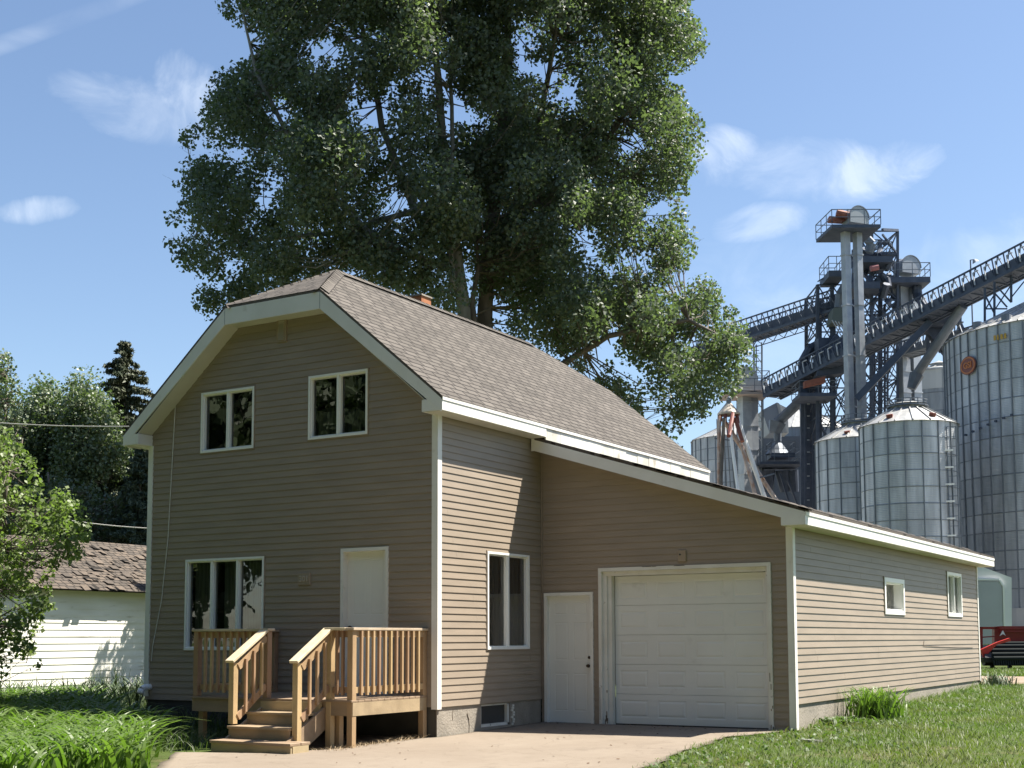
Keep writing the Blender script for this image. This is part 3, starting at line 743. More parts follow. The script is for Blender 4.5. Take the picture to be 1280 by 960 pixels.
window(*F, W2, 2, 'upstairs two pane window on the right of the gable', curtain=[(0, 1, 0, .45, CURTAIN)])
window(*F, W3, 3, 'wide three pane window beside the porch', curtain=[(.0, .22, 0, 1, CURTM), (.40, 1.0, 0, 1, CURTM)])
window(*SD, SW, 2, 'tall two pane window on the narrow side wall', curtain=[(0, 1, 0, 1, CURTAIN)])
window(*GSD, GA, 1, 'small deep set window in the garage side wall', casing=.075, depth=.155, proud=.03, curtain=[(.0, .6, 0, 1, CURTW)])
window(*GSD, GB, 2, 'two pane window near the back corner of the garage', casing=.06, depth=.05, proud=.03, curtain=[(0, 1, .0, 1, CURTW)])

# doors
def panel(b, O, U, Nn, a, c, p, q, o, h=.008, bev=.03):
    P = lambda u, z, oo: np.asarray(O)+np.asarray(U)*u+np.array([0, 0, z])+np.asarray(Nn)*oo
    for (s0, s1, d) in ((0, .012, -.006), ):
        pass
    v = [P(a, p, o), P(c, p, o), P(c, q, o), P(a, q, o), P(a+bev*.4, p+bev*.4, o-h), P(c-bev*.4, p+bev*.4, o-h), P(c-bev*.4, q-bev*.4, o-h), P(a+bev*.4, q-bev*.4, o-h),
         P(a+bev, p+bev, o+h*.4), P(c-bev, p+bev, o+h*.4), P(c-bev, q-bev, o+h*.4), P(a+bev, q-bev, o+h*.4)]
    f = []
    for k in (0, 4): f += [(k+i, k+(i+1) % 4, k+4+(i+1) % 4, k+4+i) for i in range(4)]
    f.append((8, 9, 10, 11)); b.add(v, f)
def slab(b, O, U, Nn, a, c, p, q, holes, o):
    "flat face with rectangular holes, in plane offset o"
    P = lambda u, z: np.asarray(O)+np.asarray(U)*u+np.array([0, 0, z])+np.asarray(Nn)*o
    zs = sorted({p, q} | {z for h in holes for z in (h[2], h[3])})
    for z0, z1 in zip(zs, zs[1:]):
        mid = (z0+z1)/2; cur = a
        for s, e in sorted([(h[0], h[1]) for h in holes if h[2] < mid < h[3]])+[(c, c)]:
            if s-cur > 1e-4: b.quad(P(cur, z0), P(s, z0), P(s, z1), P(cur, z1))
            cur = e
def frame3(op, Y, w, proud, depth, m, name='frame', parent=None, wt=None):
    "door casing: two legs and a head in plane y=Y facing -y"
    a, c, p, q = op; b = MB(); wt = wt or w
    b.box(a, a+w, Y-proud, Y+depth, p, q); b.box(c-w, c, Y-proud, Y+depth, p, q); b.box(a+w, c-w, Y-proud, Y+depth, q-wt, q)
    return b.build(name, m, parent)
# front door
fd = MB(); a, c, p, q = FD[0]+.05, FD[1]-.05, .165, FD[3]-.045
pans = [(a+.10, (a+c)/2-.04, p+1.15, q-.12), ((a+c)/2+.04, c-.10, p+1.15, q-.12), (a+.10, (a+c)/2-.04, p+.25, p+1.0), ((a+c)/2+.04, c-.10, p+.25, p+1.0)]
slab(fd, *F, a, c, p, q, pans, -.085)
for r in pans: panel(fd, *F, *r, -.085, .002, .03)
dr = fd.build('door', DOORW, house); dr['label'] = 'white panelled front door at the back of the porch'
frame3((FD[0], FD[1], .14, FD[3]), 0, .05, .03, .1, TRIM, 'door_frame', dr)
b = MB(); b.tube((a+.075, .085, 1.13), (a+.075, .045, 1.13), .014, n=10); b.tube((a+.075, .047, 1.13), (a+.075, .02, 1.13), .031, .026, n=12)
b.build('handle', DARKM, dr)
# garage person door: six panels
a, c, p, q = PD[0]+.05, PD[1]-.05, -.365, PD[3]-.045
m1 = (a+c)/2; fd = MB(); G = ((0, GY, 0), (1, 0, 0), (0, -1, 0))
pans = []
for (z0, z1) in ((.18, .78), (.98, 1.58), (1.70, 1.90)):
    pans += [(a+.10, m1-.045, p+z0, p+z1), (m1+.045, c-.10, p+z0, p+z1)]
slab(fd, *G, a, c, p, q, pans, -.055)
for r in pans: panel(fd, *G, *r, -.055, .003, .03)
pdr = fd.build('door', DOORW, house); pdr['label'] = 'white six panel walk-in door left of the garage door'
frame3((PD[0], PD[1], -.39, PD[3]), GY, .05, .03, .07, TRIM, 'door_frame', pdr)
b = MB(); b.tube((c-.06, GY+.055, .53), (c-.06, GY+.0, .53), .012, n=10); b.tube((c-.06, GY+.012, .53), (c-.06, GY-.018, .53), .030, .024, n=12); b.tube((c-.06, GY+.055, .66), (c-.06, GY+.04, .66), .024, n=12)
b.build('handle', DARKM, pdr)
MB().box(a, c, GY-.02, GY+.05, -.395, -.367).build('sill', GALVD, pdr)
# garage door: five sections of four raised panels, set back in a jamb
a, c, p, q = GD[0]+.19, GD[1]-.10, -.36, 1.93
b = MB(); n = 5; hs = (q-p)/n; OY = -.17
for k in range(n):
    z0 = p+k*hs; z1 = z0+hs-.006; w4 = (c-a)/4; pans = []
    for i in range(4): pans.append((a+i*w4+.075, a+(i+1)*w4-.075, z0+.095, z1-.085))
    slab(b, *G, a, c, z0, z1, pans, OY)
    for r in pans: panel(b, *G, *r, OY, .0055, .05)
    b.quad((a, GY-OY, z1), (c, GY-OY, z1), (c, GY-OY+.02, z1+.004), (a, GY-OY+.02, z1+.004))
    b.quad((a, GY-OY, z1+.006), (c, GY-OY, z1+.006), (c, GY-OY+.02, z1), (a, GY-OY+.02, z1))
    b.quad((a, GY-OY+.02, z1-.01), (c, GY-OY+.02, z1-.01), (c, GY-OY+.02, z1+.02), (a, GY-OY+.02, z1+.02))
b.box(a, c, GY-OY+.02, GY-OY+.05, p, q)
gdo = b.build('garage_door', GDOOR, house); gdo['label'] = 'wide white sectional garage door with raised panels'
MB().box(a, c, GY-OY-.012, GY-OY+.03, p-.045, p-.001).build('bottom_seal', BLACK, gdo)
b = MB()
b.box(GD[0], GD[0]+.055, GY-.035, GY+.02, -.40, GD[3]); b.box(GD[1]-.055, GD[1], GY-.035, GY+.02, -.40, GD[3]); b.box(GD[0]+.055, GD[1]-.055, GY-.035, GY+.02, GD[3]-.055, GD[3])
b.build('door_frame', WEATHERED, gdo)
b = MB()
b.box(GD[0]+.03, GD[0]+.12, GY+.021, GY+.06, -.40, 2.0); b.box(GD[0]+.09, GD[0]+.185, GY+.061, GY+.165, -.40, 2.0); b.box(GD[1]-.097, GD[1]-.03, GY+.021, GY+.2, -.40, 2.0)
b.box(GD[0]+.12, GD[1]-.10, GY+.021, GY+.165, 1.932, 2.0)
b.build('jamb', WEATHERED, gdo)
b = MB(); b.box(GD[0]+.012, GD[0]+.02, GY-.0362, GY-.0352, -.3, .2); rr = random.Random(4)
for i in range(10): x = GD[1]-rr.uniform(0, .05); z = -.38+rr.random()**2*1.1; b.box(x, x+.012, GY-.0365, GY-.0352, z, z+rr.uniform(.02, .09))
for i in range(7): x = rr.uniform(1.2, 2.5); b.box(x, x+rr.uniform(.03, .12), GY-.0372, GY-.0352, GD[3]-.008, GD[3]-.001)
for i in range(6): x = GD[0]+rr.uniform(0.07, .17); z = -.38+rr.random()**2*.5; b.box(x, x+.014, GY+.018, GY+.0205, z, z+rr.uniform(.02, .12))
b.build('peeled_paint', SOIL, gdo)

# gable vent, number plate, mount block, vent pipe
b = MB(); b.box(-3.03, -2.83, -.032, .0, 5.57, 5.93)
gv = b.build('gable_vent', PLATE, house)
b = MB(); b.box(-2.985, -2.875, -.037, -.0325, 5.60, 5.90)
for i in range(9): b.prism([(-2.98, -.038, 5.61+i*.031), (-2.98, -.052, 5.60+i*.031), (-2.98, -.038, 5.632+i*.031)], (.1, 0, 0))
b.build('louvre', CREAM, gv)
b = MB(); b.box(-2.545, -2.30, -.034, .0, 1.775, 1.965); pl = b.build('number_plate', PLATE, house, bevel=.008)
text('number', '301', .125, CREAM, pl, (-2.42, -.038, 1.87), (1, 0, 0), (0, 0, 1), .012)
b = MB(); b.box(2.41, 2.545, GY-.036, GY, 2.11, 2.29); lp = b.build('mount_block', PLATE, house, bevel=.008)
MB().tube((2.45, GY-.04, 2.22), (2.45, GY-.034, 2.22), .014, n=10).build('screw_hole', BLACK, lp)
b = MB(); b.path([(-5.66, .03, .20), (-5.66, -.12, .20), (-5.66, -.19, .17), (-5.66, -.22, .10)], [.052, .052, .052, .056], 12); b.build('vent_pipe', FRAMEW, house, smooth=True)
# vent pipe flashing and chimney behind the ridge
b = MB(); b.box(-3.22, -2.94, 3.72, 4.02, 6.6, 7.17); ch = b.build('chimney', BRICKM, house)
MB().box(-3.24, -2.92, 3.70, 4.04, 7.171, 7.20).build('chimney_cap', CONC, ch)
# scrape mark on garage side siding
b = MB(); b.path([(GW+.016, 10.35, .89), (GW+.017, 10.30, .80), (GW+.017, 11.6, .765), (GW+.017, 13.2, .74), (GW+.017, 14.6, .73)], [.006]*5, 4); b.build('scrape_mark', mat('scrape_dark', (.10, .08, .07), .8), house)
b = MB()
pts = [(-5.191, -.03, 4.80), (-5.25, -.03, 3.6), (-5.30, -.03, 2.6), (-5.42, -.028, 1.6), (-5.60, -.03, .85), (-5.62, -.03, .62)]
b.path(pts, [.0065]*6, 5)
tag(b.build('loose_cable', CABLE), 'thin loose pale cable hanging down the front wall near its left corner', 'cable')

# ------------------------------------------------------------ porch
DX0, DX1, DY, DZ = -3.03, -.157, -1.705, .165
porch = thing('wooden_porch', 'unstained lumber porch with railings and four steps in front of the white front door', 'porch', (-1.6, -.85, -.45))
b = MB(); nb = 12; bw = 1.70/nb
for i in range(nb): b.box(DX0, DX1, -.02-(i+1)*bw+.006, -.02-i*bw, DZ-.028, DZ+random.uniform(-.001, .002))
b.build('deck', WOODH, porch, bevel=.003)
b = MB(); b.box(DX0+.03, DX1-.04, DY+.02, DY+.058, DZ-.205, DZ-.030); b.build('skirt_board', WOODH, porch)
b = MB(); b.box(DX1-.04, DX1-.002, DY+.02, -.03, DZ-.205, DZ-.030); b.build('skirt_board', WOODH, porch)
b = MB(); b.box(DX0, DX0+.028, DY+.02, -.03, DZ-.205, DZ-.030); b.build('skirt_board', WOODH, porch)
PW = .088
def post(x, y, z0, z1, nm='post'):
    return MB().box(x-PW/2, x+PW/2, y-PW/2, y+PW/2, z0, z1).build(nm, WOOD, porch, bevel=.004)
yf = DY+.055
XS0, XS1 = -1.70, -.60      # stair side posts
post(-.208, yf, -.60, 1.075); post(-.208, -.055, -.60, 1.075); post(XS1+.035, yf, -.60, 1.075); post(XS0+.03, yf, DZ, 1.075)
post(-2.97, yf, DZ, 1.075); post(-2.97, -.055, DZ, 1.075); post(-2.95, yf+.1, -.6, DZ-.21)
YB = -2.27
post(XS1, YB, -.62, .655); post(XS0, YB, -.15, .655)
def rail(p, q, w=.14, h=.035, nm='top_rail'):
    b = MB(); b.bar(p, q, w, h); return b.build(nm, CAPW, porch, bevel=.004)
zt = 1.093
rail((-.205, yf-.06, zt), (-.205, -.01, zt)); rail((XS1-.02, yf, zt+.0015), (-.276, yf, zt+.0015))
rail((-2.97, yf-.06, zt), (-2.97, -.01, zt)); rail((-2.899, yf, zt+.0015), (XS0+.10, yf, zt+.0015))
for x in (XS0+.02, XS1+.02): rail((x, yf-.03, zt+.005), (x, YB-.10, .668), .145, .036, 'stair_rail')
for x in (XS0+.04, XS1+.035):
    b = MB(); b.bar((x, yf-.045, .985), (x, YB+.045, .60), .036, .088); b.build('stair_rail', WOOD, porch)
    b = MB(); b.bar((x, yf-.045, .33), (x, YB+.045, -.06), .036, .088); b.build('stair_rail', WOOD, porch)
def bal(x, y, z0, z1):
    o = MB().box(x-.0175, x+.0175, y-.0175, y+.0175, z0, z1).build('baluster', WOOD, porch); return o
# right side: balusters screwed outside the rails
for x in (-.190,):
    MB().box(x-.019, x+.019, yf+.045, -.10, .985, 1.073).build('side_rail', WOOD, porch)
    MB().box(x-.019, x+.019, yf+.045, -.10, .255, .335).build('side_rail', WOOD, porch)
for i in range(11): bal(-.190+.037, yf+.045+.085+i*(1.41/11), .225, 1.07)
for x in (-2.985,):
    MB().box(x-.019, x+.019, yf+.045, -.10, .985, 1.073).build('side_rail', WOOD, porch)
    MB().box(x-.019, x+.019, yf+.045, -.10, .255, .335).build('side_rail', WOOD, porch)
for i in range(11): bal(-2.985+.037, yf+.045+.085+i*(1.41/11), .225, 1.07)
for (xa, xb, n) in ((XS1+.08, -.253, 2), (-2.925, XS0-.015, 9)):
    MB().box(xa, xb, yf+.0, yf+.038, .985, 1.073).build('front_rail', WOOD, porch)
    MB().box(xa, xb, yf+.0, yf+.038, .255, .335).build('front_rail', WOOD, porch)
    for i in range(n): bal(xa+(xb-xa)*(i+1)/(n+1), yf-.018, .225, 1.07)
for x in (XS0+.075, XS1+.072):
    for t in (.22, .5, .78):
        y = yf-.04+(YB+.04-yf+.04)*t; zc = -.36*t
        bal(x, y, .30+zc*1.05, 1.0+zc*1.05)
# steps
treads = [(-1.705, -2.00, .0), (-2.00, -2.345, -.168), (-2.30, -2.66, -.332)]
for i, (y1, y0_, z) in enumerate(treads):
    xr = XS1-.05 if i < 2 else -.345
    b = MB(); b.box(XS0-.01, xr, y0_-.025, (y0_+y1)/2-.004, z-.036, z); b.box(XS0-.01, xr, (y0_+y1)/2+.004, y1, z-.036, z+.001)
    b.build('step', WOODH, porch, bevel=.004)
    MB().box(XS0+.0, xr-.012, y0_, y0_+.03, z-.175 if i < 2 else -.60, z-.037).build('riser', WOODH, porch)
MB().box(XS0+.0, XS1-.06, -1.74, -1.70, -.02, DZ-.031).build('riser', WOODH, porch)
for x in (XS0-.01, XS1-.052):
    b = MB(); b.prism([(x, -1.64, .10), (x, -2.28, -.25), (x, -2.60, -.45), (x, -2.2, -.52), (x, -1.64, -.20)], (.038, 0, 0)); b.build('stringer', WOODH, porch)
MB().box(-.385, -.347, -2.63, -2.33, -.6, -.369).build('stringer', WOODH, porch)
post(-.52, -1.52, -.6, DZ-.21, 'post')

# ------------------------------------------------------------ old white shed
shed = thing('shed', 'old low white clapboard shed with curling brown shingles left of the house', 'shed', (-14.452, 6, -.3))
SX, SY0, SY1 = -14.452, -1.0, 11.5
siding('wall', (SX, SY0, -.40), (0, 1, 0), (1, 0, 0), 0, SY1-SY0, 0, 2.62, SIDING_SHED, shed, exp=.162, lip=.016)
siding('wall', (SX, SY0, -.40), (-1, 0, 0), (0, -1, 0), 0, 5.0, 0, 2.6, SIDING_SHED, shed, exp=.162, lip=.016)
MB().box(SX-5, SX-.02, SY0+.02, SY1, -.9, 2.2).build('wall_core', INTERIOR, shed)
for y in (4.1, 8.3): MB().box(SX+.004, SX+.020, y-.012, y+.012, -.38, 2.15).build('batten', SIDING_SHED, shed)
MB().box(SX-.1, SX+.01, SY0, SY1, -.95, -.41).build('foundation', CONC, shed)
b = MB(); ze = 2.16
roofpoly(b, [(SX+.32, SY0-.3, ze), (SX+.32, SY1+.3, ze), (SX-2.5, SY1+.3, ze+1.42), (SX-2.5, SY0-.3, ze+1.42)], (0, 1, 0), (-1.12, 0, 0))
roofpoly(b, [(SX-5.3, SY1+.3, ze), (SX-5.3, SY0-.3, ze), (SX-2.5, SY0-.3, ze+1.42), (SX-2.5, SY1+.3, ze+1.42)], (0, 1, 0), (1.12, 0, 0))
roofpoly(b, [(SX+.30, SY0-.3, ze-.03), (SX-2.5, SY0-.3, ze+1.38), (SX-2.5, SY1+.3, ze+1.38), (SX+.30, SY1+.3, ze-.03)], (0, 1, 0), (-1.12, 0, 0))
rr = random.Random(12)
for i in range(260):   # curled tabs
    y = rr.uniform(SY0, SY1); k = rr.randint(0, 16); d = k*.16+.0; x = SX+.32-d*.89; z = ze+d*.45*1.12*.9+.03
    ww = rr.uniform(.14, .26); hh = rr.uniform(.0, .045)*(1.5 if k == 0 else .8)
    if k == 0: x += rr.uniform(0, .07); hh = rr.uniform(-.05, .05)
    b.add([(x, y, z+hh-.02), (x, y+ww, z+hh*.5-.02), (x-.2, y+ww, z+.1), (x-.2, y, z+.1)], [(0, 1, 2, 3)], [[(y*3.1, k), (y*3.1+.05, k), (y*3.1+.05, k+.05), (y*3.1, k+.05)]])
srf = b.build('roof', SHAKE, shed)

# neighbour house glimpsed through the leaves
c0 = at(75, 612, 52)
nb_ = thing('neighbour_house', 'grey house glimpsed through the trees above the white shed', 'house', (c0[0], c0[1], 0))
b = MB(); x, y = c0[0], c0[1]
b.box(x-9, x+1.5, y, y+8, -.5, c0[2]-.4); b.build('wall', mat('grey_siding', (.22, .22, .22), .7), nb_)
MB().box(x-9.5, x+2, y-.5, y-.45, c0[2]-.65, c0[2]-.1).build('fascia', mat('grey_fascia', (.36, .38, .37), .6), nb_)
b = MB(); roofpoly(b, [(x-9.5, y-.5, c0[2]-.1), (x+2, y-.5, c0[2]-.1), (x+2, y+4, c0[2]+1.9), (x-9.5, y+4, c0[2]+1.9)], (1, 0, 0), (0, 1.1, 0))
roofpoly(b, [(x+2, y+8.5, c0[2]-.1), (x-9.5, y+8.5, c0[2]-.1), (x-9.5, y+4, c0[2]+1.9), (x+2, y+4, c0[2]+1.9)], (1, 0, 0), (0, 1.1, 0)); b.build('roof', SHINGLE_G, nb_)

# ------------------------------------------------------------ foliage
def leaves(centers, radii, per, size, rng, flat=1.0, droop=0.0, shell=.55, asp=.85):
    "per-cluster counts; returns V, F of folded leaf quads"
    C_ = np.repeat(centers, per, axis=0); R_ = np.repeat(radii, per)
    n = len(C_)
    d = rng.normal(size=(n, 3)); d /= np.linalg.norm(d, axis=1)[:, None]
    rad = R_*(shell+(1-shell)*rng.random(n))*rng.choice([1, 1, 1, .6], n)
    p = C_+d*rad[:, None]*np.array([1, 1, flat])
    # orientation: normals lean outward/up with scatter
    nrm = d*.5+rng.normal(size=(n, 3))*.75+np.array([0, 0, .35]); nrm /= np.linalg.norm(nrm, axis=1)[:, None]
    t = rng.normal(size=(n, 3))-np.array([0, 0, droop]); t -= nrm*(t*nrm).sum(1)[:, None]; t /= np.linalg.norm(t, axis=1)[:, None]
    bnm = np.cross(nrm, t)
    s = size*(.6+.8*rng.random(n))[:, None]
    a = p-t*s*.5; c = p+t*s*.5; m = p-t*s*.08
    l = m+bnm*s*.5*asp+nrm*s*.10; r = m-bnm*s*.5*asp+nrm*s*.10
    V = np.stack([a, r, c, l], 1).reshape(-1, 3); F = np.arange(4*n).reshape(n, 4)
    return V, F
def tree(name, label, cat, base, trunks, centers, radii, per, size, lm, bm, seed, group=None, limb_r=.05, **kw):
    rng = np.random.default_rng(seed); root = thing(name, label, cat, tuple(base), group)
    b = MB(); nodes = []
    for pts, rs in trunks:
        pts = [np.asarray(p, float) for p in pts]
        P2 = []; R2 = []
        for i in range(len(pts)-1):
            for k in range(5):
                t = k/5; P2.append(pts[i]*(1-t)+pts[i+1]*t+rng.normal(size=3)*rs[i]*.12); R2.append(rs[i]*(1-t)+rs[i+1]*t)
        P2.append(pts[-1]); R2.append(rs[-1]); b.path(P2, R2, 9); nodes += list(zip(P2, R2))
    b.build('trunk', bm, root, smooth=True)
    b = MB(); NP = np.array([p for p, r in nodes]); NR = np.array([r for p, r in nodes])
    for c, r in zip(centers, radii):
        # join to a node lower than the clump
        dv = c-NP; dist = np.linalg.norm(dv, axis=1)+np.where(dv[:, 2] < -1.2, 12, 0)+np.abs(dv[:, 2]-np.hypot(dv[:, 0], dv[:, 1])*.6)*.25
        i = int(np.argmin(dist)); p0 = NP[i]; mid = p0*.45+c*.55+np.array([0, 0, -.12*np.linalg.norm(c-p0)])+rng.normal(size=3)*.12
        r0 = min(limb_r, NR[i]*.7); b.path([p0, mid, c+(c-mid)/max(.3, np.linalg.norm(c-mid))*r*.5], [r0, r0*.6, r0*.15], 5)
        for k in range(3):
            q = c+rng.normal(size=3)*r*.5; b.tube(mid*.3+c*.7, q, r0*.28, r0*.08, 4, cap=False)
    b.build('branches', bm, root)
    V, F = leaves(np.asarray(centers), np.asarray(radii), np.asarray(per), size, rng, **kw)
    npmesh('crown', V, F, lm, root)
    return root

def inpoly(x, y, poly):
    c = False; n = len(poly)
    for i in range(n):
        x1, y1 = poly[i]; x2, y2 = poly[(i+1) % n]
        if (y1 > y) != (y2 > y) and x < (x2-x1)*(y-y1)/(y2-y1)+x1: c = not c
    return c
def blob_crown(rng, axis_pts, zlo, zhi, prof, n, base):
    pass

# the two big cottonwoods behind the house: each crown is a set of leafy boughs around steep limbs
def crown_centres(rng, D, poly, n, rpx, depth, holes=(), dcen=0):
    out = []; rad = []
    xs_ = [p[0] for p in poly]; ys2 = [p[1] for p in poly]; tries = 0
    while len(out) < n and tries < n*60:
        tries += 1
        px = rng.uniform(min(xs_), max(xs_)); py = rng.uniform(min(ys2), max(ys2)); r = rng.uniform(*rpx)
        if not all(inpoly(px+r*.75*math.cos(a), py+r*.75*math.sin(a), poly) for a in (0, 1.57, 3.14, 4.71)): continue
        if any((px-h[0])**2+(py-h[1])**2 < (h[2]+r*.8)**2 for h in holes): continue
        # bulging depth: thin at the outline, deep in the middle
        t = min(1, min(abs(px-a)+abs(py-b_) for a, b_ in poly)/150)
        dd = rng.uniform(-1, 1)*depth*(.35+.65*t)
        out.append(at(px, py, D+dcen+dd)); rad.append(r/FPX*D)
    return np.array(out), np.array(rad)
rngc = np.random.default_rng(21)
DT = 46.0
polyL = [(330, -190), (275, -60), (264, 20), (300, 52), (268, 84), (258, 128), (218, 158), (222, 235), (196, 275), (212, 330), (240, 350), (230, 415),
         (262, 398), (300, 398), (360, 372), (430, 352), (520, 385), (590, 415), (600, 300), (598, 120), (605, -60), (560, -230), (430, -240)]
polyR = [(570, -200), (560, 0), (556, 170), (560, 330), (600, 415), (660, 440), (750, 500), (842, 575), (862, 552), (880, 520), (925, 492), (942, 445), (926, 395), (888, 345), (870, 300),
         (862, 232), (884, 165), (858, 118), (884, 60), (868, -10), (830, -120), (740, -210), (640, -230)]
holes = [(498, 250, 7), (462, 148, 9), (300, 52, 12), (570, 140, 12), (683, 92, 9), (712, 116, 9), (795, 180, 6), (818, 268, 5), (618, 388, 5), (345, 140, 8), (250, 190, 6), (840, 100, 5), (790, 462, 6), (650, 60, 6), (868, 432, 4), (815, 522, 5), (762, 432, 5), (852, 345, 4), (800, 330, 6), (730, 300, 5), (400, 60, 6), (330, 250, 7), (290, 330, 6)]
cL, rL = crown_centres(rngc, DT, polyL, 380, (20, 42), 5.2, holes)
cR, rR = crown_centres(rngc, DT+1.5, polyR, 430, (20, 42), 5.4, holes)
sL, tL = crown_centres(rngc, DT, polyL, 420, (9, 15), 4.0, holes)
sR, tR = crown_centres(rngc, DT+1.5, polyR, 470, (9, 15), 4.2, holes)
cL = np.vstack([cL, sL]); rL = np.concatenate([rL, tL]); cR = np.vstack([cR, sR]); rR = np.concatenate([rR, tR])
def percount(r, k): return np.maximum(20, (k*(r/.7)**2).astype(int))
def P3(px, py, D=DT): return at(px, py, D)
bL = P3(578, 799, DT); bR = P3(606, 799, DT+1.5)
bL[2] = 0; bR[2] = 0
tree('cottonwood_tree', 'tall dark cottonwood behind the house whose crown leans out over the left of the gable', 'tree', bL,
     [([bL, P3(582, 420), P3(572, 330), P3(560, 250), P3(552, 150), P3(540, 20), P3(530, -150)], [.34, .27, .23, .20, .15, .10, .05]),
      ([P3(578, 360), P3(520, 270, DT+1), P3(478, 160, DT+1), P3(450, 20, DT+1), P3(430, -150)], [.18, .15, .12, .08, .04]),
      ([P3(572, 340), P3(470, 300, DT-2), P3(380, 210, DT-2), P3(320, 90, DT-2), P3(300, 0, DT-2)], [.15, .12, .09, .06, .03]),
      ([P3(560, 250), P3(430, 290, DT+1), P3(320, 300, DT+1), P3(250, 280, DT)], [.12, .09, .06, .03]),
      ([P3(565, 360, DT-.5), P3(562, 260, DT-.5), P3(566, 190, DT-.5), P3(563, 90, DT-.5), P3(570, -60)], [.13, .10, .08, .06, .03])],
     cL, rL, percount(rL, 235), .132, LEAF_C, BARKP, 3, limb_r=.03, droop=.6)
tree('cottonwood_tree', 'tall dark cottonwood behind the roof ridge, its crown reaching right towards the conveyor', 'tree', bR,
     [([bR, P3(606, 420, DT+1.5), P3(608, 330, DT+1.5), P3(625, 200, DT+1.5), P3(632, 90, DT+1.5), P3(640, -60, DT+1.5), P3(650, -200, DT)], [.38, .30, .26, .20, .15, .10, .05]),
      ([P3(608, 330, DT+1.5), P3(660, 220, DT+1), P3(682, 110, DT+1), P3(700, 0, DT+1), P3(720, -120)], [.17, .13, .10, .06, .03]),
      ([P3(615, 280, DT+1.5), P3(720, 230, DT+2), P3(790, 130, DT+2), P3(820, 20, DT+2)], [.15, .11, .08, .04]),
      ([P3(608, 460, DT+1), P3(680, 470, DT), P3(760, 420, DT), P3(860, 400, DT), P3(920, 430, DT)], [.16, .13, .10, .07, .03]),
      ([P3(596, 420, DT), P3(590, 380, DT), P3(598, 330, DT), P3(584, 200, DT)], [.11, .10, .08, .04])],
     cR, rR, percount(rR, 235), .132, LEAF_C, BARK, 4, limb_r=.03, droop=.6)

# left-hand trees
def simple_tree(name, label, px, py_top, D, hw, n, leaf, lm, seed, polyp, rp=(16, 30), k=170, bm=BARK, group=None, depth=2.5, cat='tree', holes=(), tr=.16, droop=.3, flat=1.0, limb=.035):
    rng = np.random.default_rng(seed); c, r = crown_centres(rng, D, polyp, n, rp, depth, holes)
    base = at(px, 799, D); base[2] = float(gz(base[0], base[1]))-.05
    top = at(px, py_top+30, D)
    mid = base*.5+top*.5+rng.normal(size=3)*.25
    side1 = at(px-hw*.5, (799+py_top)/2-60, D); side2 = at(px+hw*.5, (799+py_top)/2-70, D)
    return tree(name, label, cat, base, [([base, mid, top], [tr, tr*.6, .03]), ([base*.7+mid*.3, side1], [tr*.6, .03]), ([base*.6+mid*.4, side2], [tr*.6, .03])],
                c, r, percount(r, k), leaf, lm, bm, seed, group, limb_r=limb, droop=droop, flat=flat)
simple_tree('broadleaf_tree', 'round topped grey green tree standing nearest the dark spruce on the left', 110, 458, 50, 60, 190, .12, LEAF_G, 31,
            [(80, 480), (95, 458), (115, 452), (130, 468), (144, 495), (152, 530), (186, 560), (160, 592), (100, 640), (60, 620), (62, 540), (70, 500)], k=120)
simple_tree('broadleaf_tree', 'grey green tree with uneven top behind the bright green tree at left', 52, 462, 52, 60, 200, .12, LEAF_G, 32,
            [(30, 500), (42, 458), (60, 462), (72, 475), (92, 490), (95, 560), (80, 640), (20, 640), (-20, 600), (-10, 530)], k=120)
simple_tree('broadleaf_tree', 'thin wispy tree poking up at the left edge of the picture', 8, 436, 48, 40, 90, .12, LEAF_G, 33,
            [(-30, 520), (-30, 440), (0, 432), (22, 438), (20, 465), (34, 500), (30, 560), (-30, 600)], rp=(8, 18), k=100)
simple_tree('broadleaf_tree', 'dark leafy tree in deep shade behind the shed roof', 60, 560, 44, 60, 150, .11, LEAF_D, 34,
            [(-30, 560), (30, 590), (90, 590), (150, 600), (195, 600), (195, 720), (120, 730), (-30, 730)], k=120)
simple_tree('boxelder_tree', 'bright green box elder with low drooping boughs overhanging the white shed', -20, 520, 21.5, 60, 330, .07, LEAF_B, 35,
            [(-60, 545), (-10, 520), (28, 545), (40, 575), (72, 588), (84, 612), (104, 628), (124, 655), (112, 690), (70, 715), (70, 740), (78, 770), (60, 772), (48, 800), (55, 838), (40, 845), (22, 815), (10, 850), (-20, 860), (-70, 850)],
            rp=(7, 17), k=520, depth=1.5, limb=.012, holes=[(62, 602, 8), (20, 600, 5)], tr=.12, droop=1.3)

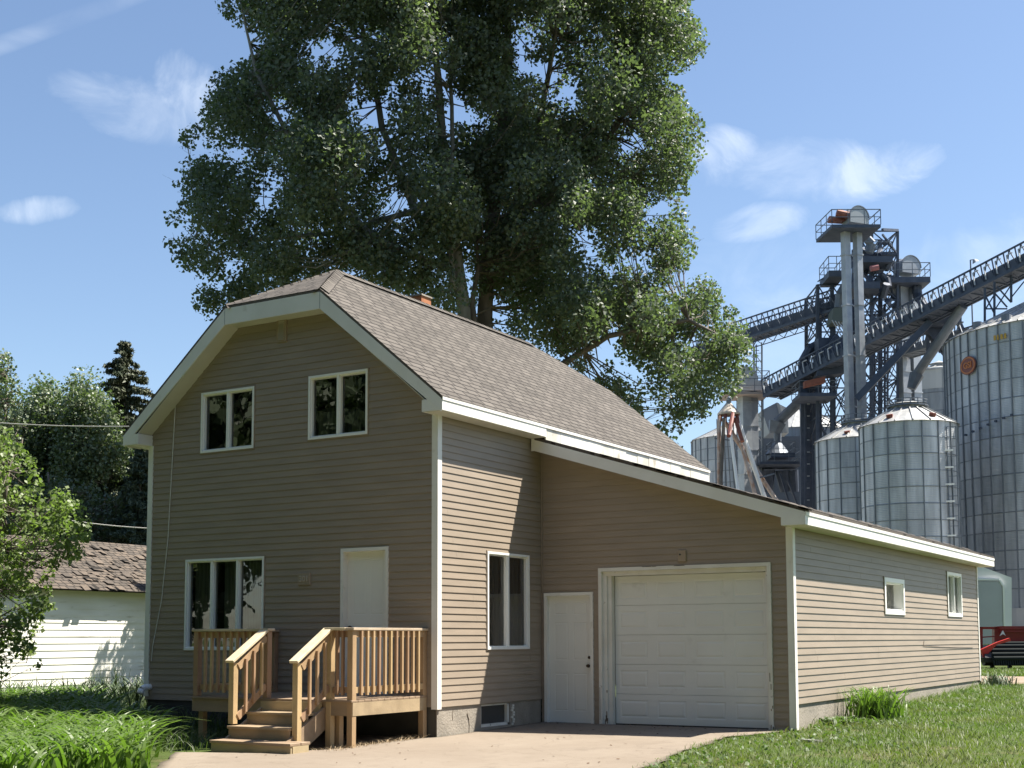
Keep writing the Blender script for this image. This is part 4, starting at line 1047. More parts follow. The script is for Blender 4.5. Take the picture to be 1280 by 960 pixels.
def conifer(name, label, px, top_y, D, wpx, n_whorl, nm, seed, base_y=740, needle=.16, per=26):
    rng = np.random.default_rng(seed); top = at(px, top_y, D); base = top.copy(); base[2] = -.1
    root = thing(name, label, 'tree', tuple(base)); MB().tube(base, top, .16, .02, 8).build('trunk', BARK, root)
    H = top[2]-base[2]; zl = at(px, base_y, D)[2]; Vs = []; b = MB(); cs = []
    for i in range(n_whorl):
        t = (i+.2)/n_whorl; z = top[2]-.12-(top[2]-zl)*t; R = wpx/FPX*D*(.05+.95*t**.85)
        for k in range(int(5+6*t)):
            a = rng.uniform(0, 6.28); rr_ = R*rng.uniform(.6, 1.12); 
            p0 = np.array([base[0], base[1], z+.15]); p1 = p0+np.array([math.cos(a)*rr_, math.sin(a)*rr_, -rr_*.32+.25*rr_*rng.random()])
            b.tube(p0, p1, .02, .006, 4, cap=False)
            m = max(3, int(rr_/.16))
            for j in range(m):
                q = p0+(p1-p0)*(j+1)/m; cs.append((q, .14+.12*(1-(j/m))*min(1, rr_)))
    b.build('branches', BARK, root)
    C_ = np.array([c for c, r in cs]); R_ = np.array([r for c, r in cs])
    V, F = leaves(C_, R_, np.full(len(C_), per), needle, rng, flat=.55, droop=1.5, shell=.2, asp=.28)
    npmesh('crown', V, F, nm, root); return root
simple_hidden = at(302, 799, 33); simple_hidden[2] = -.2  # hidden tree, added only for the dappled shade on the shed
rng_h = np.random.default_rng(91); nh = 60
tree('hidden_dapple_tree', 'unseen small tree added behind the house to dapple the shed wall', 'tree', simple_hidden, [([simple_hidden, simple_hidden+np.array([.1, 0, 5])], [.09, .03])],
     simple_hidden+np.stack([rng_h.normal(size=nh)*.75, rng_h.normal(size=nh)*.75, rng_h.uniform(2.2, 6.0, nh)], 1), rng_h.uniform(.25, .5, nh), np.full(nh, 70), .14, LEAF_G, BARK, 91, limb_r=.02)
conifer('spruce_tree', 'dark narrow pointed spruce rising above the round trees left of the house', 157, 430, 52, 110, 44, NEEDLE, 41, base_y=720, needle=.20, per=44)
conifer('cedar_tree', 'shaded grey green conifer close behind the left corner of the house', 176, 560, 43, 62, 26, NEEDLE2, 42, base_y=745, needle=.15, per=44)

# ------------------------------------------------------------ grass, lilies, weeds
def blades(P, h, w, lean, rng, seg=2, arch=0.0):
    "arching strap leaves: P (n,3) roots; h,w arrays"
    n = len(P); a = rng.random(n)*2*math.pi; d = np.stack([np.cos(a), np.sin(a), np.zeros(n)], 1); s = np.stack([-np.sin(a), np.cos(a), np.zeros(n)], 1)
    s = s*np.cos(a*3)[:, None]+d*np.sin(a*3)[:, None]*.6; s /= np.linalg.norm(s, axis=1)[:, None]
    rows = []
    for k in range(seg+1):
        t = k/seg; out = lean*h*(t**1.6); up = h*(t-arch*t**2.6)
        c = P+d*out[:, None]+np.array([0, 0, 1])*up[:, None]; ww = (w*(1-t**2.2)*.5+w*.04)[:, None]
        rows += [c-s*ww, c+s*ww]
    V = np.stack(rows, 1).reshape(-1, 3); m = 2*(seg+1)
    base = (np.arange(n)*m)[:, None]
    F = np.concatenate([base+np.array([[2*k, 2*k+1, 2*k+3, 2*k+2]]) for k in range(seg)], 0)
    return V, F
rg = np.random.default_rng(77)
def inside_drive_right(x, y):     # x of the lawn/driveway edge
    return np.interp(y, [-16, -8, -4.2, -2.4, -1.8, -.6, .9, 1.6, 2.9], [8, 6, 4.95, 4.35, 4.2, 4.0, 3.78, 3.74, 4.15])
n = 150000
y = rg.uniform(-4.5, 16.3, n); x = rg.uniform(3.6, 15, n)
keep = (x > inside_drive_right(x, y)-rg.random(n)**3*.16) & ~((y > 2.9) & (y < 15.4) & (x < 4.22)) & (x < 6.2+ (y+4)*.75)
den = .55+.45*np.sin(x*2.1+np.sin(y*1.7)*2)*np.sin(y*1.3+1)
keep &= rg.random(n) < den+.25
x = x[keep]; y = y[keep]; P = np.stack([x, y, gz(x, y)], 1)
wall = np.exp(-np.maximum(0, x-4.2)/.35)*(y > 2.9)
h = (.035+.05*rg.random(len(x)))*(1+1.6*wall*rg.random(len(x)))*(1+.9*(rg.random(len(x)) < .06))
V, F = blades(P, h, .006+.006*rg.random(len(x)), .5+.5*rg.random(len(x)), rg, 2, .15)
tag(npmesh('lawn_grass', V, F, GRASSB), 'short sunlit lawn grass along the driveway and the garage side wall', 'grass', kind='stuff')
# broad leaved weeds in the lawn
n = 5200; y = rg.uniform(-3, 15, n); x = rg.uniform(3.9, 11, n)
k = (x > inside_drive_right(x, y)) & ~((y > 2.9) & (x < 4.25)) & ((np.sin(x*1.3+y)*np.sin(y*.9) > .1) | (x < 5))
x = x[k]; y = y[k]; P = np.stack([x, y, gz(x, y)+.01], 1)
V, F = blades(P, .05+.05*rg.random(len(x)), .035+.02*rg.random(len(x)), .9+.5*rg.random(len(x)), rg, 2, .5)
tag(npmesh('clover_weeds', V, F, WEED), 'broad leaved weeds scattered through the lawn', 'weeds', kind='stuff')
# grass verge beyond the alley
n = 26000; y = rg.uniform(21.6, 30, n); x = rg.uniform(-2, 12, n); P = np.stack([x, y, gz(x, y)], 1)
V, F = blades(P, .05+.06*rg.random(n), .02+.01*rg.random(n), .5+.5*rg.random(n), rg, 1, .1)
tag(npmesh('verge_grass', V, F, GRASSB), 'strip of grass between the dirt alley and the red machine', 'grass', kind='stuff')
# long grass left of the porch
n = 26000; x = rg.uniform(-13.5, -1.75, n); y = rg.uniform(-3.4, 8.5, n)
k = ~((x > -5.8) & (y > -.02)) & ~((x > -3.05) & (y > -1.72)) & ((y > -3.1) | (x < -2.2)) & (y > -3.3+.0*x)
k &= ~((x > -6.0) & (y < -2.9-(-1.9-x)*-.0) & (x > -2.0))
x = x[k]; y = y[k]; P = np.stack([x, y, gz(x, y)], 1)
V, F = blades(P, .07+.16*rg.random(len(x))**2, .006+.006*rg.random(len(x)), .5+.6*rg.random(len(x)), rg, 3, .3)
tag(npmesh('long_grass', V, F, GRASSD), 'unmown shaded grass between the lilies, the porch and the shed', 'grass', kind='stuff')
# weeds
def weed(name, label, cat, x, y, n, h, w, m, spread, lean=.6, arch=.35, seed=1, seg=4, group=None):
    kind = 'stuff' if spread > .5 else None
    r = np.random.default_rng(seed); px = x+r.normal(size=n)*spread*.5; py = y+r.normal(size=n)*spread*.5
    P = np.stack([px, py, gz(px, py)-.01], 1); V, F = blades(P, h*(.45+.65*r.random(n)), w*(.6+.6*r.random(n)), lean*(.3+1.0*r.random(n)), r, seg, arch)
    return tag(npmesh(name, V, F, m), label, cat, group, kind)
weed('daylily_clump', 'rounded clump of long strap leaves growing against the garage side wall', 'plant', 4.72, 5.15, 420, .80, .030, LILY, .34, .55, .38, 5)
weed('weed_clump', 'low leafy weed patch at the foot of the garage wall nearest its front corner', 'weeds', 4.45, 4.2, 260, .22, .05, WEED, .42, .8, .5, 6)
weed('weed_clump', 'dusty weed clump at the far back corner of the garage', 'weeds', 4.55, 15.4, 160, .42, .03, mat('dusty_weed', (.12, .16, .09), .6), .35, .6, .3, 7)
weed('weed_clump', 'tall seeding grass clump left of the porch steps', 'weeds', -2.5, -2.35, 150, .42, .012, GRASSD, .45, .8, .35, 8)
weed('weed_clump', 'tall shaded weeds against the front wall between porch and left corner', 'weeds', -4.2, -.45, 220, .50, .016, GRASSD, .8, .5, .3, 9)
weed('weed_clump', 'thin tall weeds growing in front of the white shed wall', 'weeds', -13.9, 6.6, 60, .75, .014, GRASSD, .7, .3, .15, 10)
weed('weed_clump', 'dark bushy weeds beside the left corner of the house', 'weeds', -9.5, 2.8, 900, .75, .03, mat('shade_weed', (.05, .08, .03), .6), 2.4, .6, .35, 11)
weed('weed_clump', 'little leafy weeds under the box elder at the foot of the shed', 'weeds', -14.1, 3.2, 200, .5, .03, WEED, .9, .6, .4, 12)
# dry tufts and litter under the porch edge
n = 900; t = rg.random(n); x = -.1-.35*rg.random(n); y = -2.2+2.3*t; P = np.stack([x, y, gz(x, y)], 1)
V, F = blades(P, .03+.09*rg.random(n)**2, .006*np.ones(n), 1.0+.6*rg.random(n), rg, 2, .3)
tag(npmesh('dry_grass', V, F, mat('dry_grass', (.36, .27, .16), .8)), 'dry straw tufts along the porch edge and house corner', 'grass', kind='stuff')
xs2 = np.linspace(-3.1, -.05, 20); ys3 = np.linspace(-1.8, .05, 14); sheet('bare_soil', xs2, ys3, SOIL, .008)
# dead leaves and grit on the driveway
n = 260; x = rg.uniform(-1.2, 4.1, n); y = np.where(rg.random(n) < .55, 2.9-rg.random(n)**2*1.6, rg.uniform(-3.5, 2.8, n)); k = (x > -.1) | (y < -2.9)
k &= x < inside_drive_right(x, y); x = x[k]; y = y[k]; n = len(x); a = rg.random(n)*6.28; sz = rg.uniform(.008, .03, n)
c_ = np.stack([x, y, gz(x, y)+.03], 1); u_ = np.stack([np.cos(a), np.sin(a), rg.uniform(-.3, .3, n)], 1)*sz[:, None]; v_ = np.stack([-np.sin(a), np.cos(a), rg.uniform(-.3, .3, n)], 1)*sz[:, None]*.6
tag(npmesh('dead_leaves', np.stack([c_-u_, c_-v_, c_+u_, c_+v_], 1).reshape(-1, 3), np.arange(4*n).reshape(n, 4), mat('dead_leaf', (.10, .06, .035), .9)), 'scattered dead leaves and grit on the concrete driveway', 'leaves', kind='stuff')
# daylily bed, front left
n = 5200
cx_ = []; 
cl = [(u, v) for u in np.arange(-8.6, -.2, .42) for v in np.arange(-7.4, 1.6, .42)]
r = np.random.default_rng(5); Pl = []
for (u, v) in cl:
    u += r.uniform(-.15, .15); v += r.uniform(-.15, .15)
    # bed outline: right edge follows the driveway, far edge in front of the long grass
    if v > -1.75-(u+3.9)*.62: continue
    if u > np.interp(v, [-8, -5, -3.2, -2.4], [.2, -.55, -2.3, -3.3]): continue
    k = 26; Pl.append(np.stack([u+r.normal(size=k)*.11, v+r.normal(size=k)*.11], 1))
Pl = np.vstack(Pl); P = np.stack([Pl[:, 0], Pl[:, 1], gz(Pl[:, 0], Pl[:, 1])], 1); n = len(P)
V, F = blades(P, .62+.34*r.random(n), .034+.018*r.random(n), .35+.75*r.random(n), r, 7, .50)
tag(npmesh('daylily_bed', V, F, LILY), 'dense bed of arching bright green strap leaves in the near left corner', 'plants', kind='stuff')
# flat stone / scrap in the lawn
b = MB(); b.prism([(4.78, 1.32, gz(4.8, 1.3)+.01), (5.08, 1.25, gz(5, 1.2)+.01), (5.12, 1.35, gz(5, 1.2)+.01), (4.85, 1.43, gz(4.8, 1.3)+.01)], (0, 0, .025))
tag(b.build('flat_stone', mat('weathered_stone', (.20, .20, .18), .9, (.14, .14, .12), 9)), 'pale flat stone sunk in the grass near the garage corner', 'stone')

# ------------------------------------------------------------ overhead wires
def wire(name, label, p, q, sag, r):
    b = MB(); p = np.array(p); q = np.array(q); pts = []
    for i in range(13): t = i/12; pts.append(p*(1-t)+q*t-np.array([0, 0, sag*4*t*(1-t)]))
    b.path(pts, [r]*13, 5); tag(b.build(name, CABLE), label, 'wire')
wire('overhead_wire', 'upper thin wire crossing in front of the trees to the left eave', at(-60, 524, 27), at(170, 533, 25.5), .05, .011)
wire('overhead_wire', 'lower short wire meeting the left edge of the house', at(90, 651, 26), at(188, 660.5, 25.5), .02, .011)

# ------------------------------------------------------------ grain elevator
def grain_bin(name, label, px, D, Rr, z_eave, ring=1.12, nst=40, roof_rise=.5, ncap=.16, wallm=GALV, base_h=0.0, ribs=32, group='grain bins', stiff=.05, stm=None, z0=None):
    c = at(px, 799, D); c = np.array([c[0], c[1], 0.0]); root = thing(name, label, 'grain bin', tuple(c), group)
    z0 = base_h if z0 is None else z0
    nr = max(2, int(round((z_eave-z0)/ring))); zz = [z0+(z_eave-z0)*i/nr for i in range(nr+1)]
    b = MB(); b.lathe(c, [(Rr, z) for z in zz], 96, uvn=nst//2); b.build('wall', wallm, root, smooth=True)
    b = MB()
    for z in zz[1:]:
        b.lathe(c, [(Rr+.004, z-.03), (Rr+.03, z-.015), (Rr+.03, z+.015), (Rr+.004, z+.03)], 96)
    b.build('ring_band', GALVD, root)
    b = MB()
    for i in range(nst):
        a = 2*math.pi*i/nst; d = np.array([math.cos(a), math.sin(a), 0]); s = np.array([-math.sin(a), math.cos(a), 0])
        b.obox(c+d*(Rr-.01)-s*stiff*.6+np.array([0, 0, z0]), s*stiff*1.2, d*(.06+stiff*.5), (0, 0, z_eave-z0))
    b.build('stiffener', stm or GALVD, root)
    rt = Rr*ncap; zt = z_eave+(Rr-rt)*roof_rise
    b = MB(); b.lathe(c, [(Rr+.12, z_eave-.02), (rt, zt), (rt, zt+.25), (rt+.15, zt+.25), (0.01, zt+.55)], 64, uvn=ribs); rf = b.build('roof', GALVROOF, root)
    b = MB()
    for i in range(ribs):
        a = 2*math.pi*(i+.5)/ribs; d = np.array([math.cos(a), math.sin(a), 0])
        b.bar(c+d*(Rr+.1)+np.array([0, 0, z_eave+.03]), c+d*rt+np.array([0, 0, zt+.05]), .06, .07)
    b.build('roof_rib', GALVROOF, rf)
    if base_h > 0 and z0 >= base_h-1e-6:
        b = MB(); b.lathe(c, [(Rr+.12, -.3), (Rr+.12, base_h), (Rr-.2, base_h)], 64); b.build('base', CONCW, root, smooth=False)
    return root, c, zt
def sideangle(c, px):
    "unit vector from the bin centre to the part of its wall seen at picture column px"
    return None
def ladder(b, p, q, side, w=.45, step=.6):
    p = np.asarray(p, float); q = np.asarray(q, float); s = np.asarray(side, float)
    b.bar(p-s*w/2, q-s*w/2, .05); b.bar(p+s*w/2, q+s*w/2, .05)
    n = int(np.linalg.norm(q-p)/step)
    for i in range(n+1): m = p+(q-p)*i/n; b.bar(m-s*w/2, m+s*w/2, .03)

TOC = lambda c: (np.array([CAM[0], CAM[1], 0])-np.array([c[0], c[1], 0]))/np.linalg.norm(np.array([CAM[0], CAM[1]])-c[:2])
def wallpt(c, Rr, px):
    "direction from the bin axis towards the wall point facing the street at column px"
    t = TOC(c); s = np.array([-t[1], t[0], 0]); 
    if s@RT < 0: s = -s
    D = (c-CAM)@FW; pc = 640+PX+FPX*((c-CAM)@RT2)/D
    sn = max(-1, min(1, (px-pc)/FPX*D/Rr)); return t*math.sqrt(1-sn*sn)+s*sn, (s, t)

# nearest, largest bin at the right
big, cb_, zt_ = grain_bin('grain_bin', 'largest grain bin, at the right edge, with an oval orange emblem', 1343, 80, 7.1, .945+377/FPX*80, nst=58, base_h=2.65, ribs=48, stiff=.055)
d, (s_, t_) = wallpt(cb_, 7.1, 1237)
tan_ = np.array([-d[1], d[0], 0]); tan_ = tan_ if tan_@RT > 0 else -tan_
zc = .945+(799.5-440)/FPX*74.5
O = cb_+d*7.22+np.array([0, 0, zc])
def disc(O, X, Y, rx, ry, th, m, name, parent, n=36, inner=0):
    b = MB(); X = np.asarray(X); Y = np.asarray(Y); Nn = np.cross(X, Y)
    if inner:
        for i in range(n):
            a, c_ = 2*math.pi*i/n, 2*math.pi*(i+1)/n
            q = [O+X*rx*math.cos(a)*k+Y*ry*math.sin(a)*k+Nn*th for a, k in ((a, 1), (c_, 1), (c_, inner), (a, inner))]
            b.add(q, [(0, 1, 2, 3)])
    else: b.prism([O+X*rx*math.cos(2*math.pi*i/n)+Y*ry*math.sin(2*math.pi*i/n) for i in range(n)], Nn*th)
    return b.build(name, m, parent)
em = disc(O, tan_, (0, 0, 1), .72, .56, .04, SIGNR, 'emblem', big)
disc(O, tan_, (0, 0, 1), .66, .50, .055, ORANGE, 'emblem_ring', em, inner=.86)
text('emblem_letters', 'GSI', .52, ORANGE, em, O+np.cross(tan_, (0, 0, 1))*.06, tan_, (0, 0, 1), .03)
d2, _ = wallpt(cb_, 7.1, 1275); tan2 = np.array([-d2[1], d2[0], 0]); tan2 = tan2 if tan2@RT > 0 else -tan2
O2 = cb_+d2*7.2+np.array([0, 0, .945+(799.5-407.5)/FPX*73.5])
b = MB()
for k, wd in ((-.38, .14), (-.16, .10), (.06, .16), (.30, .14)): b.obox(O2+tan2*k-np.array([0, 0, .13]), tan2*wd, d2*.03, (0, 0, .30))
b.build('height_mark', YELLOW, big)
# roof vents and hatch on the big bin
for px, dr in ((1240, .62), (1277, .5)):
    dd, _ = wallpt(cb_, 7.1, px); q = cb_+dd*7.1*.93+np.array([0, 0, .945+377/FPX*80+7.1*.07*.5+.1]); MB().tube(q-np.array([0, 0, .2]), q+np.array([0, 0, .25]), .28, .28, 10).build('roof_vent', STEELM, big)
b = MB()
for k in range(7): dd, _ = wallpt(cb_, 7.1, 1232+k*9); b.bar(cb_+dd*7.2+np.array([0, 0, 13.2+k*.12]), cb_+dd*7.35+np.array([0, 0, 13.2+k*.12]), .12)
b.build('bolt_row', STEELD, big)

binA, cA, ztA = grain_bin('grain_bin', 'middle hopper bin in front, with a ladder and rest brackets down its right side', 1143, 76, 2.80, .945+266/FPX*76, ring=.98, nst=18, roof_rise=.60, ncap=.36, ribs=18, stiff=.04)
d, (sA, tA) = wallpt(cA, 2.80, 1190)
b = MB(); ladder(b, cA+d*3.05+np.array([0, 0, 1]), cA+d*3.05+np.array([0, 0, 13.0]), sA, .5, .55); b.build('ladder', STEELM, binA)
for i in range(11): MB().obox(cA+d*2.8-sA*1.0+np.array([0, 0, 1.8+i*.98]), sA*1.0, d*.35, (0, 0, .09)).build('bracket', FRAMEW, binA)
# angled roof hatch and rail
def ring_rail(c, r, z, h=1.0, n=16, nm='roof_rail', parent=None, m=STEELM, a0=0, a1=2*math.pi):
    b = MB(); P = lambda i, zz: c+np.array([r*math.cos(a0+(a1-a0)*i/n), r*math.sin(a0+(a1-a0)*i/n), zz])
    for i in range(n):
        b.bar(P(i, z+h), P(i+1, z+h), .05); b.bar(P(i, z+h*.5), P(i+1, z+h*.5), .04); b.bar(P(i, z), P(i, z+h), .05); b.bar(P(i, z), P(i+1, z), .12, .08)
    b.build(nm, m, parent)
ring_rail(cA, 1.15, ztA+.15, .35, parent=binA)
for px in (1118, 1178):
    dd, _ = wallpt(cA, 2.80, px); q = cA+dd*2.3+np.array([0, 0, .945+266/FPX*76+.38]); MB().tube(q-np.array([0, 0, .25]), q+np.array([0, 0, .1])+dd*.1, .20, .20, 8).build('roof_vent', SIGNR, binA)
binB, cB, ztB = grain_bin('grain_bin', 'hopper bin behind and left of the middle one, roof half sunlit', 1082, 85.5, 2.93, .945+247/FPX*85.5, ring=1.0, nst=18, roof_rise=.60, ncap=.36, ribs=18, stiff=.04)
ring_rail(cB, 1.2, ztB+.15, .5, parent=binB)
dd, _ = wallpt(cB, 2.93, 1064); q = cB+dd*2.4+np.array([0, 0, .945+247/FPX*85.5+.35]); MB().tube(q-np.array([0, 0, .25]), q+np.array([0, 0, .1])+dd*.1, .20, .20, 8).build('roof_vent', SIGNR, binB)
# raised bin between tower and big bin
binC, cC, ztC = grain_bin('grain_bin', 'small plain sided bin with a pale top band peeping over the middle bin', 1184, 106, 3.1, .945+332/FPX*106, ring=1.9, nst=10, roof_rise=.3, ncap=.2, ribs=10, stiff=.03, wallm=galv_mat('bin_panels', (.30, .33, .34), (.36, .39, .40), .5, .3))
ring_rail(cC, 3.7, 18.0, 1.1, n=20, parent=binC, nm='walkway')
MB().lathe(cC, [(3.13, .945+308/FPX*106), (3.13, .945+334/FPX*106)], 40).build('top_band', mat('pale_band', (.50, .52, .50), .5), binC)
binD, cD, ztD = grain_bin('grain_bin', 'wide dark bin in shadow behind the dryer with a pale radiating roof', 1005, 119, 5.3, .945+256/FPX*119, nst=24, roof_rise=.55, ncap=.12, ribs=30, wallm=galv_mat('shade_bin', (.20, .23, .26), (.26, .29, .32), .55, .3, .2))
binE, cE, ztE = grain_bin('grain_bin', 'far left bin half hidden by the spouts above the garage roof', 926, 122, 4.3, .945+249/FPX*122, nst=30, roof_rise=.5, ribs=24)

# generic steel pieces
def frame_tower(root, cols, zs, D0, back, name, m, w=.16, wb=.07, xb=True):
    "cols: picture columns of the front legs; zs: list of picture rows for the cross levels (at D0)"
    b = MB(); bk = FWH*back
    P = lambda px, py, k: at(px, py, D0)+bk*k
    for k in (0, 1):
        for px in cols: b.bar(P(px, zs[0], k), P(px, 806, k), w)
        for j, py in enumerate(zs):
            for a, c in zip(cols, cols[1:]):
                b.bar(P(a, py, k), P(c, py, k), wb)
                if xb and j+1 < len(zs):
                    b.bar(P(a, py, k), P(c, zs[j+1], k), wb*.8); b.bar(P(c, py, k), P(a, zs[j+1], k), wb*.8)
    for j, py in enumerate(zs):
        for px in (cols[0], cols[-1]):
            b.bar(P(px, py, 0), P(px, py, 1), wb)
            if xb and j+1 < len(zs): b.bar(P(px, py, 0), P(px, zs[j+1], 1), wb*.8)
    return b.build(name, m, root)
def platform(root, a, c, py, D, back, m=STEELD, rail=True, th=.22, h=1.05, nm='platform', skew=0.0):
    "deck between picture columns a..c at row py, depth D, reaching back"
    p = at(a, py, D); q = at(c, py, D); q[2] = p[2]; bk = FWH*back+RT*skew
    b = MB(); b.obox(p, q-p, bk, (0, 0, -th))
    o = b.build(nm, m, root)
    if rail:
        b = MB(); cs = [p, q, q+bk, p+bk, p]
        for s, e in zip(cs, cs[1:]):
            n = max(2, int(np.linalg.norm(e-s)/1.1))
            for i in range(n+1): m_ = s+(e-s)*i/n; b.bar(m_, m_+np.array([0, 0, h]), .045)
            b.bar(s+np.array([0, 0, h]), e+np.array([0, 0, h]), .05); b.bar(s+np.array([0, 0, h*.5]), e+np.array([0, 0, h*.5]), .04)
        b.build('railing', STEELM, root)
    return o
def head_drum(root, px, py, D, r, wd, m=STEEL):
    "rounded bucket elevator head seen side-on"
    c = at(px, py, D); b = MB(); n = 20; X = RT*.93+FWH*.37; X /= np.linalg.norm(X); Y = np.array([0, 0, 1]); pts = []
    for i in range(n+1): a = math.pi*i/n; pts.append(c+X*r*math.cos(a)+Y*r*math.sin(a))
    pts += [c-X*r-Y*r*.55, c+X*r-Y*r*.55]; Nn = np.cross(X, Y)
    b.prism([p-Nn*wd/2 for p in pts], Nn*wd); o = b.build('head_housing', m, root)
    b = MB()
    for i in range(n+1):
        a = math.pi*i/n; p = c+X*(r+.04)*math.cos(a)+Y*(r+.04)*math.sin(a); a2 = math.pi*(i+1)/n; q = c+X*(r+.04)*math.cos(a2)+Y*(r+.04)*math.sin(a2)
        if i < n: b.bar(p-Nn*wd/2, q-Nn*wd/2, .07); b.bar(p+Nn*wd/2, q+Nn*wd/2, .07)
    b.build('flange', STEELM, o)
    return o
def casing(root, px, y0, y1, D, w, m=STEEL, joints=8, nm='leg_casing'):
    p = at(px, y0, D); q = at(px, y1, D); q[:2] = p[:2]; X = RT*.9+FWH*.43; Y = -RT*.43+FWH*.9
    b = MB(); b.obox(p-X*w/2-Y*w/2, X*w, Y*w, q-p)
    for i in range(joints):
        z = p+(q-p)*(i+.5)/joints; b.obox(z-X*(w/2+.05)-Y*(w/2+.05)-np.array([0, 0, .05]), X*(w+.1), Y*(w+.1), (0, 0, .10))
    return b.build(nm, m, root)

D = 95
mt = thing('elevator_tower', 'tallest steel elevator tower with twin grey legs and a rounded head on top', 'grain elevator', tuple(at(1075, 799, D)*np.array([1, 1, 0])))
frame_tower(mt, [1090, 1122], [289, 316, 345, 375, 408, 440, 475, 510, 550, 600], 96, 4.5, 'lattice_frame', STEELD, .17, .09)
frame_tower(mt, [1022, 1040, 1058], [356, 385, 415, 450, 485, 520, 560], 97, 4.0, 'lattice_frame', STEELD, .24, .09)
frame_tower(mt, [1077, 1100], [300, 345, 390, 430, 470, 510], 99, 2.5, 'lattice_frame', STEELD, .26, .09)
b = MB(); b.bar(at(1040, 341, 97), at(1040, 800, 97), .26); b.bar(at(1022, 352, 97), at(1040, 341, 97), .08); b.build('column', STEELD, mt)
casing(mt, 1056.5, 288, 799, 90.6, .47); casing(mt, 1071.5, 288, 799, 90.8, .47)
platform(mt, 1040, 1101, 280.5, 89.5, 3.4, skew=-.35)
head_drum(mt, 1069, 274, 91.5, .76, 1.0, mat('head_grey', (.34, .36, .36), .5, metal=.3))
b = MB(); q = at(1053, 273, 91); b.obox(q-RT*.9-np.array([0, 0, .1]), RT*2.2+FWH*.5, FWH*.7, (0, 0, .28)); b.tube(q-RT*.4+np.array([0, 0, .40]), q+RT*.5+np.array([0, 0, .2]), .28, .26, 10)
b.build('drive_motor', RUST, mt)
b = MB(); b.bar(at(1103, 287, 94), at(1122, 288, 96), .18); b.bar(at(1103, 293, 95), at(1122, 318, 96), .12); b.bar(at(1044, 292, 94), at(1062, 312, 94), .12); b.bar(at(1078, 318, 96), at(1122, 317, 96), .25)
b.bar(at(1058, 314, 94), at(1072, 330, 94), .12); b.bar(at(1122, 316, 96), at(1096, 335, 96), .16)
b.build('brace', STEELD, mt)
platform(mt, 1078, 1116, 320, 94.5, 3.2, th=.45); platform(mt, 1036, 1056, 338, 95, 3, th=.45)
platform(mt, 1060, 1100, 352, 94, 3, th=.5, rail=False)
rr = random.Random(8)
for i in range(26):   # valves, gearboxes and short spouts on the decks
    px = rr.uniform(1078, 1118); py = rr.choice([300, 306, 312, 330, 336, 342, 348, 372, 380]); q = at(px, py, 96+rr.uniform(-1, 1))
    MB().tube(q, q+np.array([rr.uniform(-.6, .6), rr.uniform(-.6, .6), rr.uniform(-.9, .9)]), rr.uniform(.12, .3), rr.uniform(.1, .28), 7).build('valve', STEELD, mt)
MB().tube(at(1088, 336, 94.5), at(1098, 334, 94.5), .22, .22, 8).build('drive_motor', mat('faded_red', (.32, .12, .12), .6), mt)
# bent discharge spouts
for pp in ((at(1082, 297, 95), at(1090, 305, 95), at(1086, 316, 95)), (at(1060, 352, 96), at(1050, 368, 96), at(1048, 385, 96)), (at(1090, 400, 96.5), at(1103, 410, 96), at(1108, 425, 96))):
    MB().path(pp, [.33]*3, 9).build('discharge_spout', STEELM, mt)
b = MB(); b.obox(at(1024, 462, 96), RT*2.2, FWH*2, (0, 0, 2.4)); b.prism([at(1021, 470, 95.5), at(1056, 466, 95.5), at(1056, 430, 95.5), at(1046, 416, 95.5), at(1024, 446, 95.5)], FWH*1.6)
b.build('transfer_housing', STEELD, mt)
b = MB(); b.prism([at(1039, 403, 95), at(1056, 401, 95), at(1056, 384, 95), at(1042, 385, 95)], FWH*1.6); b.build('transfer_housing', mat('green_grey', (.09, .11, .10), .6), mt)
b = MB()
for k in range(4): b.bar(at(1040+k*4, 400+k*1, 94.5), at(1054+k*2, 424-k*3, 94.5), .06)
b.build('guard_bar', STEEL, mt)
# stairs
b = MB()
for (a, c) in ((at(1052, 465, 97), at(1042, 490, 97)), (at(1042, 490, 97), at(1062, 512, 97)), (at(1045, 495, 98), at(1068, 522, 98))):
    ladder(b, a, c, FWH, .8, .3)
b.build('stair', STEELD, mt)
platform(mt, 1000, 1046, 491, 95, 3, th=.25, h=.9)
MB().obox(at(1006, 484, 94.6), RT*1.5+np.array([0, 0, .35]), FWH*.6, (0, 0, .45)).build('drive_motor', RUST, mt)

t2 = thing('bucket_elevator', 'lower bucket elevator head on its own deck right of the tall tower', 'grain elevator', tuple(at(1132, 799, 97)*np.array([1, 1, 0])))
casing(t2, 1126, 348, 560, 97, .72); casing(t2, 1139.5, 348, 560, 97.4, .72, mat('pale_leg', (.38, .41, .44), .5, metal=.3))
platform(t2, 1096, 1163, 346, 95.4, 3.8, th=.42); head_drum(t2, 1133.5, 336, 97, .82, 1.1)
b = MB(); b.prism([at(1150, 352, 96), at(1163, 347, 96), at(1147, 358, 96)], FWH*.3); b.bar(at(1110, 352, 96.5), at(1118, 372, 96.5), .12); b.bar(at(1100, 365, 97), at(1122, 372, 97), .07)
b.build('brace', STEELD, t2)
b = MB(); b.path([at(1145, 352, 96.6), at(1147, 370, 96.4), at(1158, 385, 95)], [.34, .36, .3], 9); b.tube(at(1141, 360, 96.6), at(1150, 360, 96.6), .45, .45, 10); b.build('discharge_spout', STEELD, t2)
b = MB(); b.bar(at(1152, 350, 99), at(1152, 380, 99), .05); b.bar(at(1147, 376, 99), at(1157, 376, 99), .04); b.build('mast', STEELM, t2)
frame_tower(t2, [1106, 1123], [380, 400, 420, 445, 470, 495, 520], 99, 3, 'lattice_frame', STEELD, .14, .06)

